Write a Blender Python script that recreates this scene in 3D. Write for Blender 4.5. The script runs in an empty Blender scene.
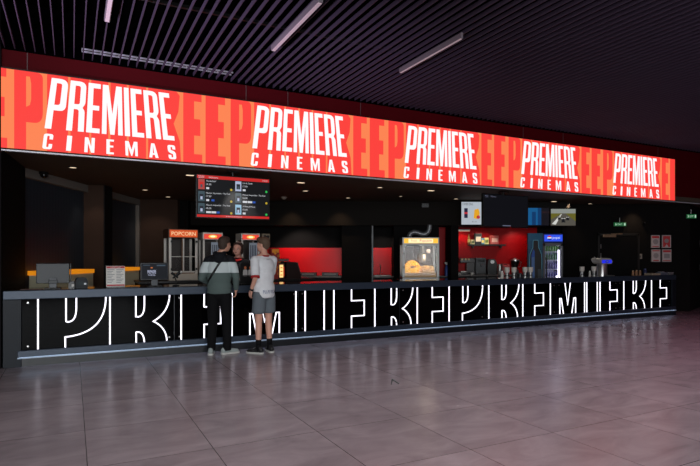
import bpy, bmesh, math, random
from mathutils import Vector, Matrix
from mathutils.geometry import tessellate_polygon
from mathutils.bvhtree import BVHTree
random.seed(7)
C = bpy.context.scene.collection
PI = math.pi
# ------------------------------------------------------------------ frames
F, CX, HZ, HC = 539.0, 350.0, 257.5, 1.5          # measured from the photograph
TH = math.radians(27.28)                          # the bar runs off at this angle
ct, st = math.cos(TH), math.sin(TH)
OX, OY = -4.69, 7.28                              # left end of the bar
def W(s, n, z=0.0):                               # bar frame -> world
    return Vector((OX + s*ct - n*st, OY + s*st + n*ct, z))
MC = Matrix.Translation((OX, OY, 0)) @ Matrix.Rotation(TH, 4, 'Z')
def P(px, py, d):                                 # photo measurement at depth d -> world
    return Vector(((px-CX)*d/F, d, HC + (HZ-py)*d/F))
def dn(px, n):                                    # depth of a column px at bar offset n
    a = (px-CX)/F
    return (n - OX*st + OY*ct)/(-a*st + ct)
def sn(px, n):
    d = dn(px, n); x = (px-CX)*d/F
    return (x-OX)*ct + (d-OY)*st

# ------------------------------------------------------------------ materials
def lin(c):
    return tuple(((v/255)/12.92 if v/255 <= .04045 else ((v/255+.055)/1.055)**2.4) for v in c)
MATS = {}
def mat(name, rgb, rough=.5, metal=0., emit=0., ecol=None, noise=0., nscale=8., spec=.5, coat=0., bump=0.):
    if name in MATS: return MATS[name]
    m = bpy.data.materials.new(name); m.use_nodes = True
    nt = m.node_tree; b = nt.nodes['Principled BSDF']
    col = (*lin(rgb), 1)
    b.inputs['Base Color'].default_value = col
    b.inputs['Roughness'].default_value = rough
    b.inputs['Metallic'].default_value = metal
    b.inputs['Specular IOR Level'].default_value = spec
    b.inputs['Coat Weight'].default_value = coat
    if emit:
        b.inputs['Emission Color'].default_value = (*lin(ecol or rgb), 1)
        b.inputs['Emission Strength'].default_value = emit
    if noise or bump:
        tc = nt.nodes.new('ShaderNodeTexCoord'); nz = nt.nodes.new('ShaderNodeTexNoise')
        nz.inputs['Scale'].default_value = nscale; nz.inputs['Detail'].default_value = 4
        nt.links.new(tc.outputs['Object'], nz.inputs['Vector'])
        if noise:
            mx = nt.nodes.new('ShaderNodeMix'); mx.data_type = 'RGBA'
            mx.inputs[6].default_value = tuple(v*(1-noise) for v in col[:3]) + (1,)
            mx.inputs[7].default_value = tuple(min(1, v*(1+noise)) for v in col[:3]) + (1,)
            nt.links.new(nz.outputs['Fac'], mx.inputs[0]); nt.links.new(mx.outputs[2], b.inputs['Base Color'])
        if bump:
            bp = nt.nodes.new('ShaderNodeBump'); bp.inputs['Strength'].default_value = bump; bp.inputs['Distance'].default_value = .01
            nt.links.new(nz.outputs['Fac'], bp.inputs['Height']); nt.links.new(bp.outputs['Normal'], b.inputs['Normal'])
    MATS[name] = m; return m
def glow(name, rgb, s=1.0):
    if name in MATS: return MATS[name]
    m = bpy.data.materials.new(name); m.use_nodes = True
    b = m.node_tree.nodes['Principled BSDF']
    b.inputs['Base Color'].default_value = (.01, .01, .01, 1); b.inputs['Roughness'].default_value = .4
    b.inputs['Specular IOR Level'].default_value = .1
    b.inputs['Emission Color'].default_value = (*lin(rgb), 1); b.inputs['Emission Strength'].default_value = s
    MATS[name] = m; return m
def glass(name, alpha=.012, rough=.03):
    if name in MATS: return MATS[name]
    m = bpy.data.materials.new(name); m.use_nodes = True; nt = m.node_tree
    nt.nodes.remove(nt.nodes['Principled BSDF']); out = nt.nodes['Material Output']
    g = nt.nodes.new('ShaderNodeBsdfGlossy'); g.inputs['Roughness'].default_value = rough
    tr = nt.nodes.new('ShaderNodeBsdfTransparent'); mx = nt.nodes.new('ShaderNodeMixShader'); mx.inputs[0].default_value = alpha
    nt.links.new(tr.outputs[0], mx.inputs[1]); nt.links.new(g.outputs[0], mx.inputs[2]); nt.links.new(mx.outputs[0], out.inputs[0])
    MATS[name] = m; return m

# ------------------------------------------------------------------ mesh helpers
def NB(): return bmesh.new()
def _tf(bm, vs, M):
    if M is not None: bmesh.ops.transform(bm, matrix=M, verts=vs)
def box(bm, c, size, rz=0., bev=0., rx=0., mi=0):
    r = bmesh.ops.create_cube(bm, size=1); vs = r['verts']
    bmesh.ops.scale(bm, vec=size, verts=vs)
    fs = {f for v in vs for f in v.link_faces}
    if bev > 0:
        es = list({e for v in vs for e in v.link_edges})
        rb = bmesh.ops.bevel(bm, geom=es, offset=min(bev, min(size)*.45), segments=2, affect='EDGES', profile=.5)
        vs = list({v for f in rb['faces'] for v in f.verts} | {v for v in vs if v.is_valid})
        vs = list({v for v0 in vs for f in v0.link_faces for v in f.verts})
    M = Matrix.Translation(c) @ Matrix.Rotation(rz, 4, 'Z') @ Matrix.Rotation(rx, 4, 'X')
    _tf(bm, vs, M)
    if mi:
        for f in {f for v in vs for f in v.link_faces}: f.material_index = mi
    return bm
def bb(bm, x0, x1, y0, y1, z0, z1, bev=0., mi=0):
    return box(bm, ((x0+x1)/2, (y0+y1)/2, (z0+z1)/2), (abs(x1-x0), abs(y1-y0), abs(z1-z0)), bev=bev, mi=mi)
def cone(bm, p0, p1, r0, r1=None, seg=16):
    p0, p1 = Vector(p0), Vector(p1); r1 = r0 if r1 is None else r1
    v = p1-p0; L = v.length
    q = v.to_track_quat('Z', 'Y').to_matrix().to_4x4()
    bmesh.ops.create_cone(bm, cap_ends=True, segments=seg, radius1=r0, radius2=r1, depth=L,
                          matrix=Matrix.Translation((p0+p1)/2) @ q)
    return bm
def ball(bm, c, r, sub=2, rot=None):
    sc = r if hasattr(r, '__len__') else (r, r, r)
    M = Matrix.Translation(c)
    if rot is not None: M = M @ rot
    M = M @ Matrix.Diagonal((*sc, 1))
    bmesh.ops.create_icosphere(bm, subdivisions=sub, radius=1, matrix=M); return bm
def lathe(bm, prof, c=(0, 0, 0), seg=20):
    rings = []
    for r, z in prof:
        rings.append([bm.verts.new((c[0]+max(r, 1e-4)*math.cos(2*PI*k/seg), c[1]+max(r, 1e-4)*math.sin(2*PI*k/seg), c[2]+z)) for k in range(seg)])
    for a, b in zip(rings, rings[1:]):
        for k in range(seg): bm.faces.new((a[k], a[(k+1) % seg], b[(k+1) % seg], b[k]))
    bm.faces.new(rings[0][::-1]); bm.faces.new(rings[-1]); return bm
def tube(bm, pts, r, seg=8):
    pts = [Vector(p) for p in pts]; rings = []
    for i, p in enumerate(pts):
        t = (pts[min(i+1, len(pts)-1)]-pts[max(i-1, 0)]).normalized()
        q = t.to_track_quat('Z', 'Y'); rr = r[i] if hasattr(r, '__len__') else r
        rings.append([bm.verts.new(p+q @ Vector((rr*math.cos(2*PI*k/seg), rr*math.sin(2*PI*k/seg), 0))) for k in range(seg)])
    for a, b in zip(rings, rings[1:]):
        for k in range(seg): bm.faces.new((a[k], a[(k+1) % seg], b[(k+1) % seg], b[k]))
    bm.faces.new(rings[0][::-1]); bm.faces.new(rings[-1]); return bm
def prism(bm, pts, y0, y1, mi=0):                 # outline in x,z pushed along y
    a = [bm.verts.new((x, y0, z)) for x, z in pts]; b = [bm.verts.new((x, y1, z)) for x, z in pts]
    n = len(pts)
    fs = [bm.faces.new(a), bm.faces.new(b[::-1])]
    for k in range(n): fs.append(bm.faces.new((a[k], b[k], b[(k+1) % n], a[(k+1) % n])))
    for f in fs: f.material_index = mi
    return bm
def zprism(bm, pts, z0, z1):                      # outline in x,y pushed along z
    a = [bm.verts.new((x, y, z0)) for x, y in pts]; b = [bm.verts.new((x, y, z1)) for x, y in pts]
    n = len(pts); bm.faces.new(a[::-1]); bm.faces.new(b)
    for k in range(n): bm.faces.new((a[k], a[(k+1) % n], b[(k+1) % n], b[k]))
    return bm
def fill(bm, loops, y, mi=0):                     # flat glyph (with holes) in the x,z plane, facing -y
    flat = [p for l in loops for p in l]
    tris = tessellate_polygon([[Vector((p[0], p[1], 0)) for p in l] for l in loops])
    vs = [bm.verts.new((p[0], y, p[1])) for p in flat]
    for t in tris:
        if len(set(t)) == 3:
            a, b, c = [Vector(flat[i]) for i in t]
            o = t if (b-a).cross(c-a) > 0 else t[::-1]
            try: bm.faces.new([vs[i] for i in o]).material_index = mi
            except ValueError: pass
    return bm
def quad(bm, x0, x1, z0, z1, y, mi=0):
    return fill(bm, [[(x0, z0), (x1, z0), (x1, z1), (x0, z1)]], y, mi)
def disc(bm, x, z, r, y, mi=0, seg=20, rz=None):
    return fill(bm, [[(x+r*math.cos(2*PI*k/seg), z+(rz or r)*math.sin(2*PI*k/seg)) for k in range(seg)]], y, mi)
def rpoly(pts):                                   # polygon with rounded corners (x, z, r)
    out = []; n = len(pts)
    for i, p in enumerate(pts):
        v = Vector(p[:2]); r = p[2] if len(p) > 2 else 0
        if r <= 0: out.append(tuple(v)); continue
        a = Vector(pts[i-1][:2])-v; b = Vector(pts[(i+1) % n][:2])-v
        ra = min(r, a.length*.5); rb = min(r, b.length*.5); rr = (ra, rb)
        A = v+a.normalized()*ra; B = v+b.normalized()*rb
        for k in range(7):
            t = k/6; out.append(tuple(A*(1-t)**2+v*2*t*(1-t)+B*t*t))
    return out
def obj(name, bm, m, parent=None, smooth=False, M=None, rec=True):
    if isinstance(bm, bmesh.types.BMesh):
        if rec: bmesh.ops.recalc_face_normals(bm, faces=bm.faces)
        me = bpy.data.meshes.new(name); bm.to_mesh(me); bm.free()
    else: me = bm
    for x in (m if isinstance(m, (list, tuple)) else [m]): me.materials.append(x)
    if smooth:
        for p in me.polygons: p.use_smooth = True
        if smooth == 'auto':
            bmx = bmesh.new(); bmx.from_mesh(me)
            for e in bmx.edges:
                if len(e.link_faces) == 2 and e.calc_face_angle(0) > .7: e.smooth = False
            bmx.to_mesh(me); bmx.free()
    o = bpy.data.objects.new(name, me); C.objects.link(o)
    if parent is not None: o.parent = parent
    if M is not None: o.matrix_local = M
    return o
def tag(o, label=None, cat=None, group=None, kind=None):
    if label: o['label'] = label
    if cat: o['category'] = cat
    if group: o['group'] = group
    if kind: o['kind'] = kind
    return o
def thing(name, label, cat, loc=(0, 0, 0), rz=0., group=None, rx=0.):
    o = bpy.data.objects.new(name, None); C.objects.link(o); o.empty_display_size = .1
    o.location = loc; o.rotation_euler = (rx, 0, rz)
    return tag(o, label, cat, group)
def struct(name, bm, m, parent=None, smooth=False, M=None):
    return tag(obj(name, bm, m, parent, smooth, M), kind='structure' if parent is None else None)
def dup(root, loc, rz=None, label=None, group=None):
    r = root.copy(); C.objects.link(r); r.location = loc
    if rz is not None: r.rotation_euler = (0, 0, rz)
    if label: r['label'] = label
    if group: r['group'] = group
    for ch in list(root.children):
        c = ch.copy(); C.objects.link(c); c.parent = r
        for g in list(ch.children):
            d = g.copy(); C.objects.link(d); d.parent = c
    return r
def textbm(bm, s, x, z, h, y, mi=0, width=None, align='LEFT'):   # lettering laid flat at (x,z), facing -y
    cu = bpy.data.curves.new('t', 'FONT'); cu.body = s; cu.size = 1; cu.resolution_u = 2
    o = bpy.data.objects.new('t', cu); C.objects.link(o)
    dg = bpy.context.evaluated_depsgraph_get(); dg.update()
    me = bpy.data.meshes.new_from_object(o.evaluated_get(dg))
    bpy.data.objects.remove(o); bpy.data.curves.remove(cu)
    if not me.vertices: return bm
    xs = [v.co.x for v in me.vertices]; x0, x1 = min(xs), max(xs)
    k = h/.72; kx = k if width is None else width/(x1-x0)
    off = 0 if align == 'LEFT' else (-(x1-x0)*kx/2 if align == 'CENTER' else -(x1-x0)*kx)
    b2 = bmesh.new(); b2.from_mesh(me); bpy.data.meshes.remove(me)
    mp = {v: bm.verts.new((x+off+(v.co.x-x0)*kx, y, z+v.co.y*k)) for v in b2.verts}
    for f in b2.faces:
        try: bm.faces.new([mp[v] for v in f.verts]).material_index = mi
        except ValueError: pass
    b2.free(); return bm

# ------------------------------------------------------------------ palette
black = mat('black_paint', (14, 13, 14), .6, noise=.15, nscale=3, spec=.2)
wallblack = mat('black_wall_paint', (19, 17, 17), .8, noise=.2, nscale=2, spec=.1)
brown = mat('brown_black_plaster', (66, 50, 42), .8, noise=.15, nscale=4, spec=.1)
soffm = mat('soffit_brown_black', (84, 73, 64), .7, noise=.12, nscale=2, spec=.1)
redwall = mat('dark_red_panel', (78, 4, 13), .6, noise=.12, nscale=2, spec=.08)
satin = mat('blue_grey_satin', (48, 59, 74), .38, metal=.3, noise=.06, nscale=6)
gloss = mat('black_glass_panel', (3, 3, 4), .05, spec=.045)
plinth = mat('black_plinth', (12, 13, 16), .4)
worktop = mat('black_stone_worktop', (10, 10, 11), .09, noise=.3, nscale=40)
steel = mat('brushed_steel', (190, 188, 186), .3, metal=.9, noise=.05, nscale=30)
steel2 = mat('pale_steel', (200, 196, 190), .45, metal=.35)
dplas = mat('dark_plastic', (30, 32, 35), .4)
bplas = mat('black_plastic', (12, 12, 13), .35)
white = mat('white_card', (225, 222, 215), .6)
neon = glow('white_led', (246, 242, 255), 2.1)

# ------------------------------------------------------------------ the setting
# floor: large stone tiles aligned with the bar
fm = bpy.data.materials.new('stone_floor_tiles'); fm.use_nodes = True
nt = fm.node_tree; N = nt.nodes; L = nt.links; b = N['Principled BSDF']
tc = N.new('ShaderNodeTexCoord'); sep = N.new('ShaderNodeSeparateXYZ'); L.new(tc.outputs['Object'], sep.inputs[0])
def mnode(op, a, bv=None, cv=None):
    m = N.new('ShaderNodeMath'); m.operation = op
    for i, v in enumerate((a, bv, cv)):
        if v is None: continue
        if isinstance(v, (int, float)): m.inputs[i].default_value = v
        else: L.new(v, m.inputs[i])
    return m.outputs[0]
def joint(axis, off, step):
    v = mnode('DIVIDE', mnode('SUBTRACT', axis, off), step)
    fr = mnode('FRACT', v); dd = mnode('MINIMUM', fr, mnode('SUBTRACT', 1, fr))
    return mnode('LESS_THAN', dd, .0032/step), mnode('FLOOR', v)
j1, c1 = joint(sep.outputs[0], .93, .89); j2, c2 = joint(sep.outputs[1], -4.36, .95)
j = mnode('MAXIMUM', j1, j2)
cid = N.new('ShaderNodeCombineXYZ'); L.new(c1, cid.inputs[0]); L.new(c2, cid.inputs[1])
wn = N.new('ShaderNodeTexWhiteNoise'); L.new(cid.outputs[0], wn.inputs['Vector'])
vadd = N.new('ShaderNodeVectorMath'); vadd.operation = 'MULTIPLY_ADD'
L.new(wn.outputs['Color'], vadd.inputs[0]); vadd.inputs[1].default_value = (9, 9, 9); L.new(tc.outputs['Object'], vadd.inputs[2])
mp = N.new('ShaderNodeMapping'); mp.inputs['Scale'].default_value = (1., 2.2, 1); mp.inputs['Rotation'].default_value = (0, 0, .25); L.new(vadd.outputs[0], mp.inputs[0])
nz = N.new('ShaderNodeTexNoise'); nz.inputs['Scale'].default_value = 1.6; nz.inputs['Detail'].default_value = 7; nz.inputs['Roughness'].default_value = .62; nz.inputs['Distortion'].default_value = .8
L.new(mp.outputs[0], nz.inputs['Vector'])
cr = N.new('ShaderNodeValToRGB'); cr.color_ramp.elements[0].position = .3; cr.color_ramp.elements[1].position = .72
cr.color_ramp.elements[0].color = (.182, .152, .166, 1); cr.color_ramp.elements[1].color = (.298, .252, .272, 1)
L.new(nz.outputs['Fac'], cr.inputs[0])
hs = N.new('ShaderNodeHueSaturation'); L.new(cr.outputs[0], hs.inputs['Color'])
L.new(mnode('MULTIPLY_ADD', wn.outputs['Value'], .12, .94), hs.inputs['Value'])
mx = N.new('ShaderNodeMix'); mx.data_type = 'RGBA'; L.new(j, mx.inputs[0]); L.new(hs.outputs[0], mx.inputs[6]); mx.inputs[7].default_value = (.05, .045, .045, 1)
L.new(mx.outputs[2], b.inputs['Base Color'])
L.new(mnode('MULTIPLY_ADD', nz.outputs['Fac'], .06, .23), b.inputs['Roughness'])
b.inputs['Specular IOR Level'].default_value = .55
bm = NB(); bb(bm, -6, 30, -16, 16, -.1, 0)
struct('floor', bm, fm, M=MC)

# slatted black ceiling of the hall: slab plus hanging slats at right angles to the bar
bm = NB(); bb(bm, -6, 30, -16, .3, 5.0, 5.1)
ceil = struct('ceiling', bm, mat('black_ceiling_void', (3, 3, 3), .95, spec=.0), M=MC)
slat = mat('plum_grey_slat', (64, 54, 70), .6, noise=.1, nscale=2, spec=.1)
bm = NB()
s = -5.9
while s < 29.5:
    bb(bm, s-.006, s+.006, -15.9, -.03, 4.33, 4.38); s += .1185
obj('slat', bm, slat, ceil)
bm = NB()
for n in (-2.2, -5.0, -7.8, -10.6): bb(bm, -5.9, 29.5, n-.02, n+.02, 4.381, 4.42)
obj('carrier_rail', bm, black, ceil)

# front wall above the bar, its edge trim, the black wall left of the bar
bm = NB(); bb(bm, -.02, 18.2, .056, .22, 2.985, 4.335)
fw = struct('wall_above_bar', bm, redwall, M=MC)
bm = NB()
for px in (27, 247, 289, 362, 525, 565, 660):
    ss = sn(px, 0); bb(bm, ss-.006, ss+.006, 0.05, .058, 4.08, 4.33)
obj('panel_seam', bm, mat('seam_grey', (92, 60, 62), .5), fw)
bm = NB(); bb(bm, -6, -.02, .0, .16, 0, 5.0)
struct('wall_front', bm, wallblack, M=MC)
bm = NB(); bb(bm, -.02, 18.2, .0, .055, 2.945, 2.968, bev=.004)
struct('trim_1', bm, mat('aluminium_trim', (215, 215, 222), .4, metal=.3), M=MC)
bm = NB(); bb(bm, -.02, 18.2, .05, .22, 4.335, 5.0); struct('trim_6', bm, mat('matt_black_void', (4, 4, 5), .9, spec=0.), M=MC)
# hall walls out of view
bm = NB(); bb(bm, -6.1, -6, -16, 0, 0, 5); struct('wall_left', bm, mat('hall_wall', (26, 25, 27), .7, noise=.1, spec=.1), M=MC)
bm = NB(); bb(bm, 30, 30.1, -16, 16, 0, 5); struct('wall_right', bm, MATS['hall_wall'], M=MC)
bm = NB(); bb(bm, -6, 30, -16.1, -16, 0, 5); struct('wall_rear', bm, MATS['hall_wall'], M=MC)  # plain closed wall behind the camera

# soffit over the bar and the walls of the serving area
def w2(s, n): v = W(s, n); return (v.x, v.y)
XL = -5.38
bm = NB()
zprism(bm, [w2(-.02, .02), w2(18.2, .02), (13.2, 20), (9.3, 15.25), (5.9, 15.2), (-5.38, 15.2), (-5.5, 8.9)], 2.985, 3.1)
struct('ceiling_soffit', bm, soffm)
pl = W(-.02, .16)
bm = NB(); zprism(bm, [(pl.x, pl.y), (XL, 8.93), (XL-.14, 8.9), (pl.x-.14, pl.y)], 0, 2.985)
struct('wall_side', bm, mat('dark_side_wall', (20, 18, 18), .7, spec=.1))
bm = NB()                                         # window wall: piers, sill and head around two dark panes
bb(bm, XL-.2, XL, 8.9, 15.1, 2.84, 2.985); bb(bm, XL-.2, XL, 8.9, 15.1, 0, .9); bb(bm, XL-.2, XL, 13.75, 15.1, .9, 2.84)
struct('wall_window_side', bm, mat('grey_wall_band', (120, 114, 108), .7, spec=.1))
bm = NB(); bb(bm, XL-.2, -5.06, 11.07, 11.4, 0, 2.985)
struct('wall_pier', bm, brown)
bm = NB(); bb(bm, -5.057, -5.03, 11.06, 11.41, 0, 2.98)
struct('trim_2', bm, black)
def darkpane():
    m = bpy.data.materials.new('dark_ribbed_glass'); m.use_nodes = True; nt = m.node_tree; b = nt.nodes['Principled BSDF']
    b.inputs['Roughness'].default_value = .35
    tc = nt.nodes.new('ShaderNodeTexCoord'); wv = nt.nodes.new('ShaderNodeTexWave'); wv.bands_direction = 'Y'; wv.inputs['Scale'].default_value = 3.2
    cr = nt.nodes.new('ShaderNodeValToRGB'); cr.color_ramp.elements[0].color = (.02, .027, .037, 1); cr.color_ramp.elements[1].color = (.03, .04, .054, 1)
    nt.links.new(tc.outputs['Object'], wv.inputs['Vector']); nt.links.new(wv.outputs['Fac'], cr.inputs[0]); nt.links.new(cr.outputs[0], b.inputs['Base Color'])
    return m
dp = darkpane()
for k, (y0, y1) in enumerate(((8.93, 11.07), (11.4, 13.75))):
    bm = NB(); bb(bm, XL-.12, XL-.09, y0, y1, .9, 2.84); struct('window_%d' % (k+1), bm, dp)
bm = NB(); bb(bm, -5.38, -4.42, 13.82, 14.0, 0, 2.985); struct('wall_recess', bm, brown)
bm = NB(); bb(bm, -4.42, 5.9, 15.05, 15.2, 0, 2.985); struct('wall_back', bm, wallblack)
bm = NB(); bb(bm, -4.42, 2.9, 14.2, 14.95, 2.345, 2.98); struct('trim_3', bm, mat('bulkhead_black', (26, 22, 19), .7, spec=.1))
bm = NB(); bb(bm, 2.9, 5.9, 14.45, 14.95, 2.33, 2.98); struct('trim_4', bm, black)
for k, (x0, x1, y0) in enumerate(((-4.42, -4.2, 14.0), (-.22, .62, 14.4), (1.17, 2.38, 14.4), (2.66, 2.86, 14.2))):
    bm = NB(); bb(bm, x0, x1, y0, 15.05, 0, 2.345 if k else 2.98); struct('wall_back_pier_%d' % (k+1), bm, wallblack)
bm = NB(); bb(bm, .58, .62, 14.36, 14.39, 0, 2.345); struct('trim_5', bm, mat('grey_edge', (60, 60, 62), .4, metal=.4))
bm = NB(); bb(bm, 5.9, 9.3, 14.98, 15.2, 0, 2.985); struct('wall_poster_side', bm, wallblack)
bm = NB(); zprism(bm, [(9.3, 14.98), (9.45, 14.98), (13.6, 19.9), (13.2, 20)], 0, 2.985); struct('wall_corridor', bm, wallblack)
# glossy red splash panels
redg = mat('gloss_red_panel', (205, 2, 10), .3, spec=.15)
redd = mat('satin_red_panel', (165, 3, 9), .4, spec=.12)
for k, (x0, x1, z0, z1, m) in enumerate(((-2.75, -.23, 1.0, 1.77, redg), (.63, 1.16, 1.0, 1.77, redg), (2.39, 2.65, .9, 2.34, redd), (2.87, 5.2, .9, 2.33, redd))):
    bm = NB(); bb(bm, x0, x1, 14.99, 15.045, z0, z1, bev=.004)
    if k == 3:
        for xx in (3.65, 4.4): bb(bm, xx-.003, xx+.003, 14.985, 15.0, z0, z1)
    struct('wall_panel_%d' % (k+1), bm, m)
# door beyond the bar
bm = NB(); bb(bm, 6.93, 7.95, 14.93, 14.975, 0, 2.1)
dr = struct('door_1', bm, mat('black_door', (15, 14, 15), .6, spec=.1))
bm = NB(); bb(bm, 6.86, 6.92, 14.92, 14.98, 0, 2.16); bb(bm, 7.96, 8.02, 14.92, 14.98, 0, 2.16); bb(bm, 6.86, 8.02, 14.92, 14.98, 2.11, 2.17); obj('door_frame', bm, mat('dark_frame', (28, 26, 25), .4), dr)
bm = NB(); bb(bm, 6.98, 7.34, 14.85, 14.925, 2.06, 2.14, bev=.01); bb(bm, 7.2, 7.52, 14.86, 14.88, 2.14, 2.16); obj('door_closer', bm, mat('tan_metal', (150, 120, 95), .4, metal=.3), dr)
bm = NB(); bb(bm, 6.935, 6.955, 14.915, 14.93, 1.75, 1.87); bb(bm, 6.935, 6.955, 14.915, 14.93, 1.5, 1.62); obj('door_hinge', bm, steel, dr)

# ------------------------------------------------------------------ the LED screen above the bar
S0, S1, ZB, ZT = -.02, 14.82, 2.985, 4.06
scr = thing('led_screen', 'long red and orange LED screen with white cinema logos above the bar', 'screen', W(0, .054, 0), TH)
bm = NB(); bb(bm, S0, S1, -.05, -.002, ZB, ZT+.02)
obj('screen_cabinet', bm, bplas, scr)
sred = glow('led_red', (253, 66, 60), 1.0); sora = glow('led_orange', (253, 132, 82), 1.0); swh = glow('led_white', (255, 250, 252), 1.05)
bm = NB(); quad(bm, S0, S1, ZB, ZT, -.054, 0)
def clipq(x0, x1, z0, z1):
    x0, x1 = max(x0, S0), min(x1, S1)
    if x1 > x0+1e-3: quad(bm, x0, x1, max(z0, ZB), min(z1, ZT), -.056, 1)
PER = 2.976; L0 = .492
for k in range(-1, 6):
    o = L0+.03+k*PER
    for a, bq in ((0, .26), (.29, .53), (.555, .78), (.81, 1.03), (1.06, 1.3), (1.33, 1.55)): clipq(o+a, o+bq, ZB, ZT)
    # the big ghosted letters R E E P
    if S0 < o+1.56 and o+1.82 < S1:
        fill(bm, [[(o+1.55, ZB), (o+1.81, ZB), (o+1.79, 3.3), (o+1.70, 3.56), (o+1.77, 3.75), (o+1.79, 4.0), (o+1.74, ZT), (o+1.55, ZT)]], -.056, 1)
    for e, stw, w in ((1.843, .165, .28), (2.185, .2, .31)):
        clipq(o+e, o+e+stw, ZB, ZT); clipq(o+e+stw, o+e+w, 3.945, ZT); clipq(o+e+stw, o+e+w-.02, 3.41, 3.67); clipq(o+e+stw, o+e+w+.01, ZB, 3.12)
    if o+2.93 < S1:
        x = o+2.585
        fill(bm, [rpoly([(x, ZB), (x+.14, ZB), (x+.14, 3.36), (x+.34, 3.36, .16), (x+.34, ZT, .08), (x, ZT)]), [(x+.14, 3.57), (x+.14, 3.99), (x+.185, 3.99), (x+.2, 3.9), (x+.2, 3.68), (x+.185, 3.6)]], -.056, 1)
obj('background_pattern', bm, [sora, sred], scr, rec=False)
def glyph(ch, w, t, q=.1):
    if ch == 'P': return [rpoly([(0, 0), (t, 0), (t, .37), (w, .37, .12), (w, 1, .14), (0, 1)]), rpoly([(t, .48), (t, .91), (w-t, .91, .04), (w-t, .48, .05)])]
    if ch == 'R': return [rpoly([(0, 0), (t, 0), (t, .44), (w-t-.01, .44, .05), (w-t, 0), (w, 0), (w-.005, .42, .05), (w-.045, .48, .02), (w, .56, .05), (w, 1, .12), (0, 1)]),
                          rpoly([(t, .54), (t, .91), (w-t, .91, .04), (w-t, .54, .04)])]
    if ch == 'E': return [[(0, 0), (w, 0), (w, q), (t, q), (t, .46), (w*.92, .46), (w*.92, .46+q), (t, .46+q), (t, 1-q), (w, 1-q), (w, 1), (0, 1)]]
    if ch == 'M':
        m = w/2
        return [[(0, 0), (t*.85, 0), (t*.85, .66), (m-.035, 0), (m+.035, 0), (w-t*.85, .66), (w-t*.85, 0), (w, 0), (w, 1), (w-t*1.15, 1), (m, .42), (t*1.15, 1), (0, 1)]]
    if ch == 'I': return [[(0, 0), (w, 0), (w, 1), (0, 1)]]
    if ch == 'C':
        r = .15
        return [rpoly([(w, .35), (w, 0, r), (0, 0, r), (0, 1, r), (w, 1, r), (w, .65), (w-t, .65), (w-t, 1-q, .06), (t, 1-q, .06), (t, q, .06), (w-t, q, .06), (w-t, .35)])]
    if ch == 'N': return [[(0, 0), (t, 0), (t, .62), (w-t, 0), (w, 0), (w, 1), (w-t, 1), (w-t, .4), (t, 1), (0, 1)]]
    if ch == 'A': return [[(0, 0), (t, 0), (t+.045, .2), (w-t-.045, .2), (w-t, 0), (w, 0), (w/2+t*.55, 1), (w/2-t*.55, 1)], [(t+.07, .32), (w/2, .84), (w-t-.07, .32)]]
    if ch == 'S':
        r = .16
        return [rpoly([(0, .3), (0, 0, r), (w, 0, r), (w, .52, r), (t, .66, .03), (t, 1-q, .05), (w-t, 1-q, .05), (w-t, .7), (w, .7), (w, 1, r), (0, 1, r), (0, .5, r), (w-t, .36, .03), (w-t, q, .05), (t, q, .05), (t, .3)])]
WORD = [('P', .285, .098), ('R', .275, .092), ('E', .215, .09), ('M', .345, .09), ('I', .088, .1), ('E', .205, .09), ('R', .26, .09), ('E', .205, .09)]
def logo_bm():
    bm = NB(); H = .715; gap = .036
    tot = sum(w for _, w, _ in WORD)+gap*7; kx = 1.745/tot; x = 0
    for ch, w, t in WORD:
        ls = []
        for l in glyph(ch, w, t, .095):
            ls.append([((x+px_)*kx, pz) for px_, pz in l])
        ls = [[(.872+(a-.872)*(1-.1*z), 3.3+z*H) for a, z in l] for l in ls]
        fill(bm, ls, -.058); x += w+gap
    for ch, x0, x1 in (('C', -.03, .085), ('I', .263, .325), ('N', .495, .625), ('E', .785, .885), ('M', 1.045, 1.215), ('A', 1.375, 1.51), ('S', 1.66, 1.772)):
        H2 = .215; w = (x1-x0)/H2; sk = (.872-(x0+x1)/2)*.03
        for_l = [[(x0+a*H2+sk*z, 3.012+z*H2) for a, z in l] for l in glyph(ch, w, .2 if ch != 'I' else w, .13)]
        fill(bm, for_l, -.058)
    return bm
lme = None
for k in range(5):
    if lme is None:
        lo = obj('cinema_logo', logo_bm(), swh, scr, rec=False); lme = lo
    else:
        lo = lme.copy(); C.objects.link(lo); lo.parent = scr
    lo.location = (L0+k*PER, 0, 0)
lme.location = (L0, 0, 0)

# ------------------------------------------------------------------ the bar
bar = thing('bar_counter', 'long black bar counter with glowing white outlined letters across its front', 'counter', W(0, 0, 0), TH)
BL = 14.86
bm = NB(); bb(bm, 0, BL, .02, .76, 1.015, 1.05, bev=.006); obj('worktop', bm, worktop, bar)
bm = NB(); bb(bm, 0, BL, -.012, .05, .925, 1.046, bev=.008); obj('fascia', bm, satin, bar)
bm = NB(); bb(bm, .0, .215, -.01, .12, 0.0, .925, bev=.004); obj('end_post', bm, mat('blue_black_post', (22, 27, 34), .45, spec=.2), bar)
bm = NB(); bb(bm, 14.70, BL, -.01, .12, 0.0, .925, bev=.004); obj('end_post', bm, MATS['blue_black_post'], bar)
bm = NB(); bb(bm, .17, BL-.03, -.03, .06, .135, .225, bev=.008); obj('bottom_rail', bm, satin, bar)
bm = NB(); bb(bm, .17, BL-.03, -.037, -.03, .117, .134); obj('rail_lip', bm, mat('pale_blue_lip', (150, 165, 185), .35, metal=.2, emit=.12), bar)
bm = NB(); bb(bm, .19, BL-.05, -.0295, .055, .122, .134); obj('light_strip', bm, glow('strip_blue', (170, 195, 228), 2.4), bar)
bm = NB(); bb(bm, .17, BL-.03, .02, .1, 0, .119); obj('plinth', bm, plinth, bar)
bm = NB(); bb(bm, .05, BL-.05, .1, .70, .0, 1.014); obj('carcass', bm, black, bar)
seams = [.215, 2.236, 4.289, 6.349, 8.437, 10.518, 12.603, 14.70]
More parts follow.
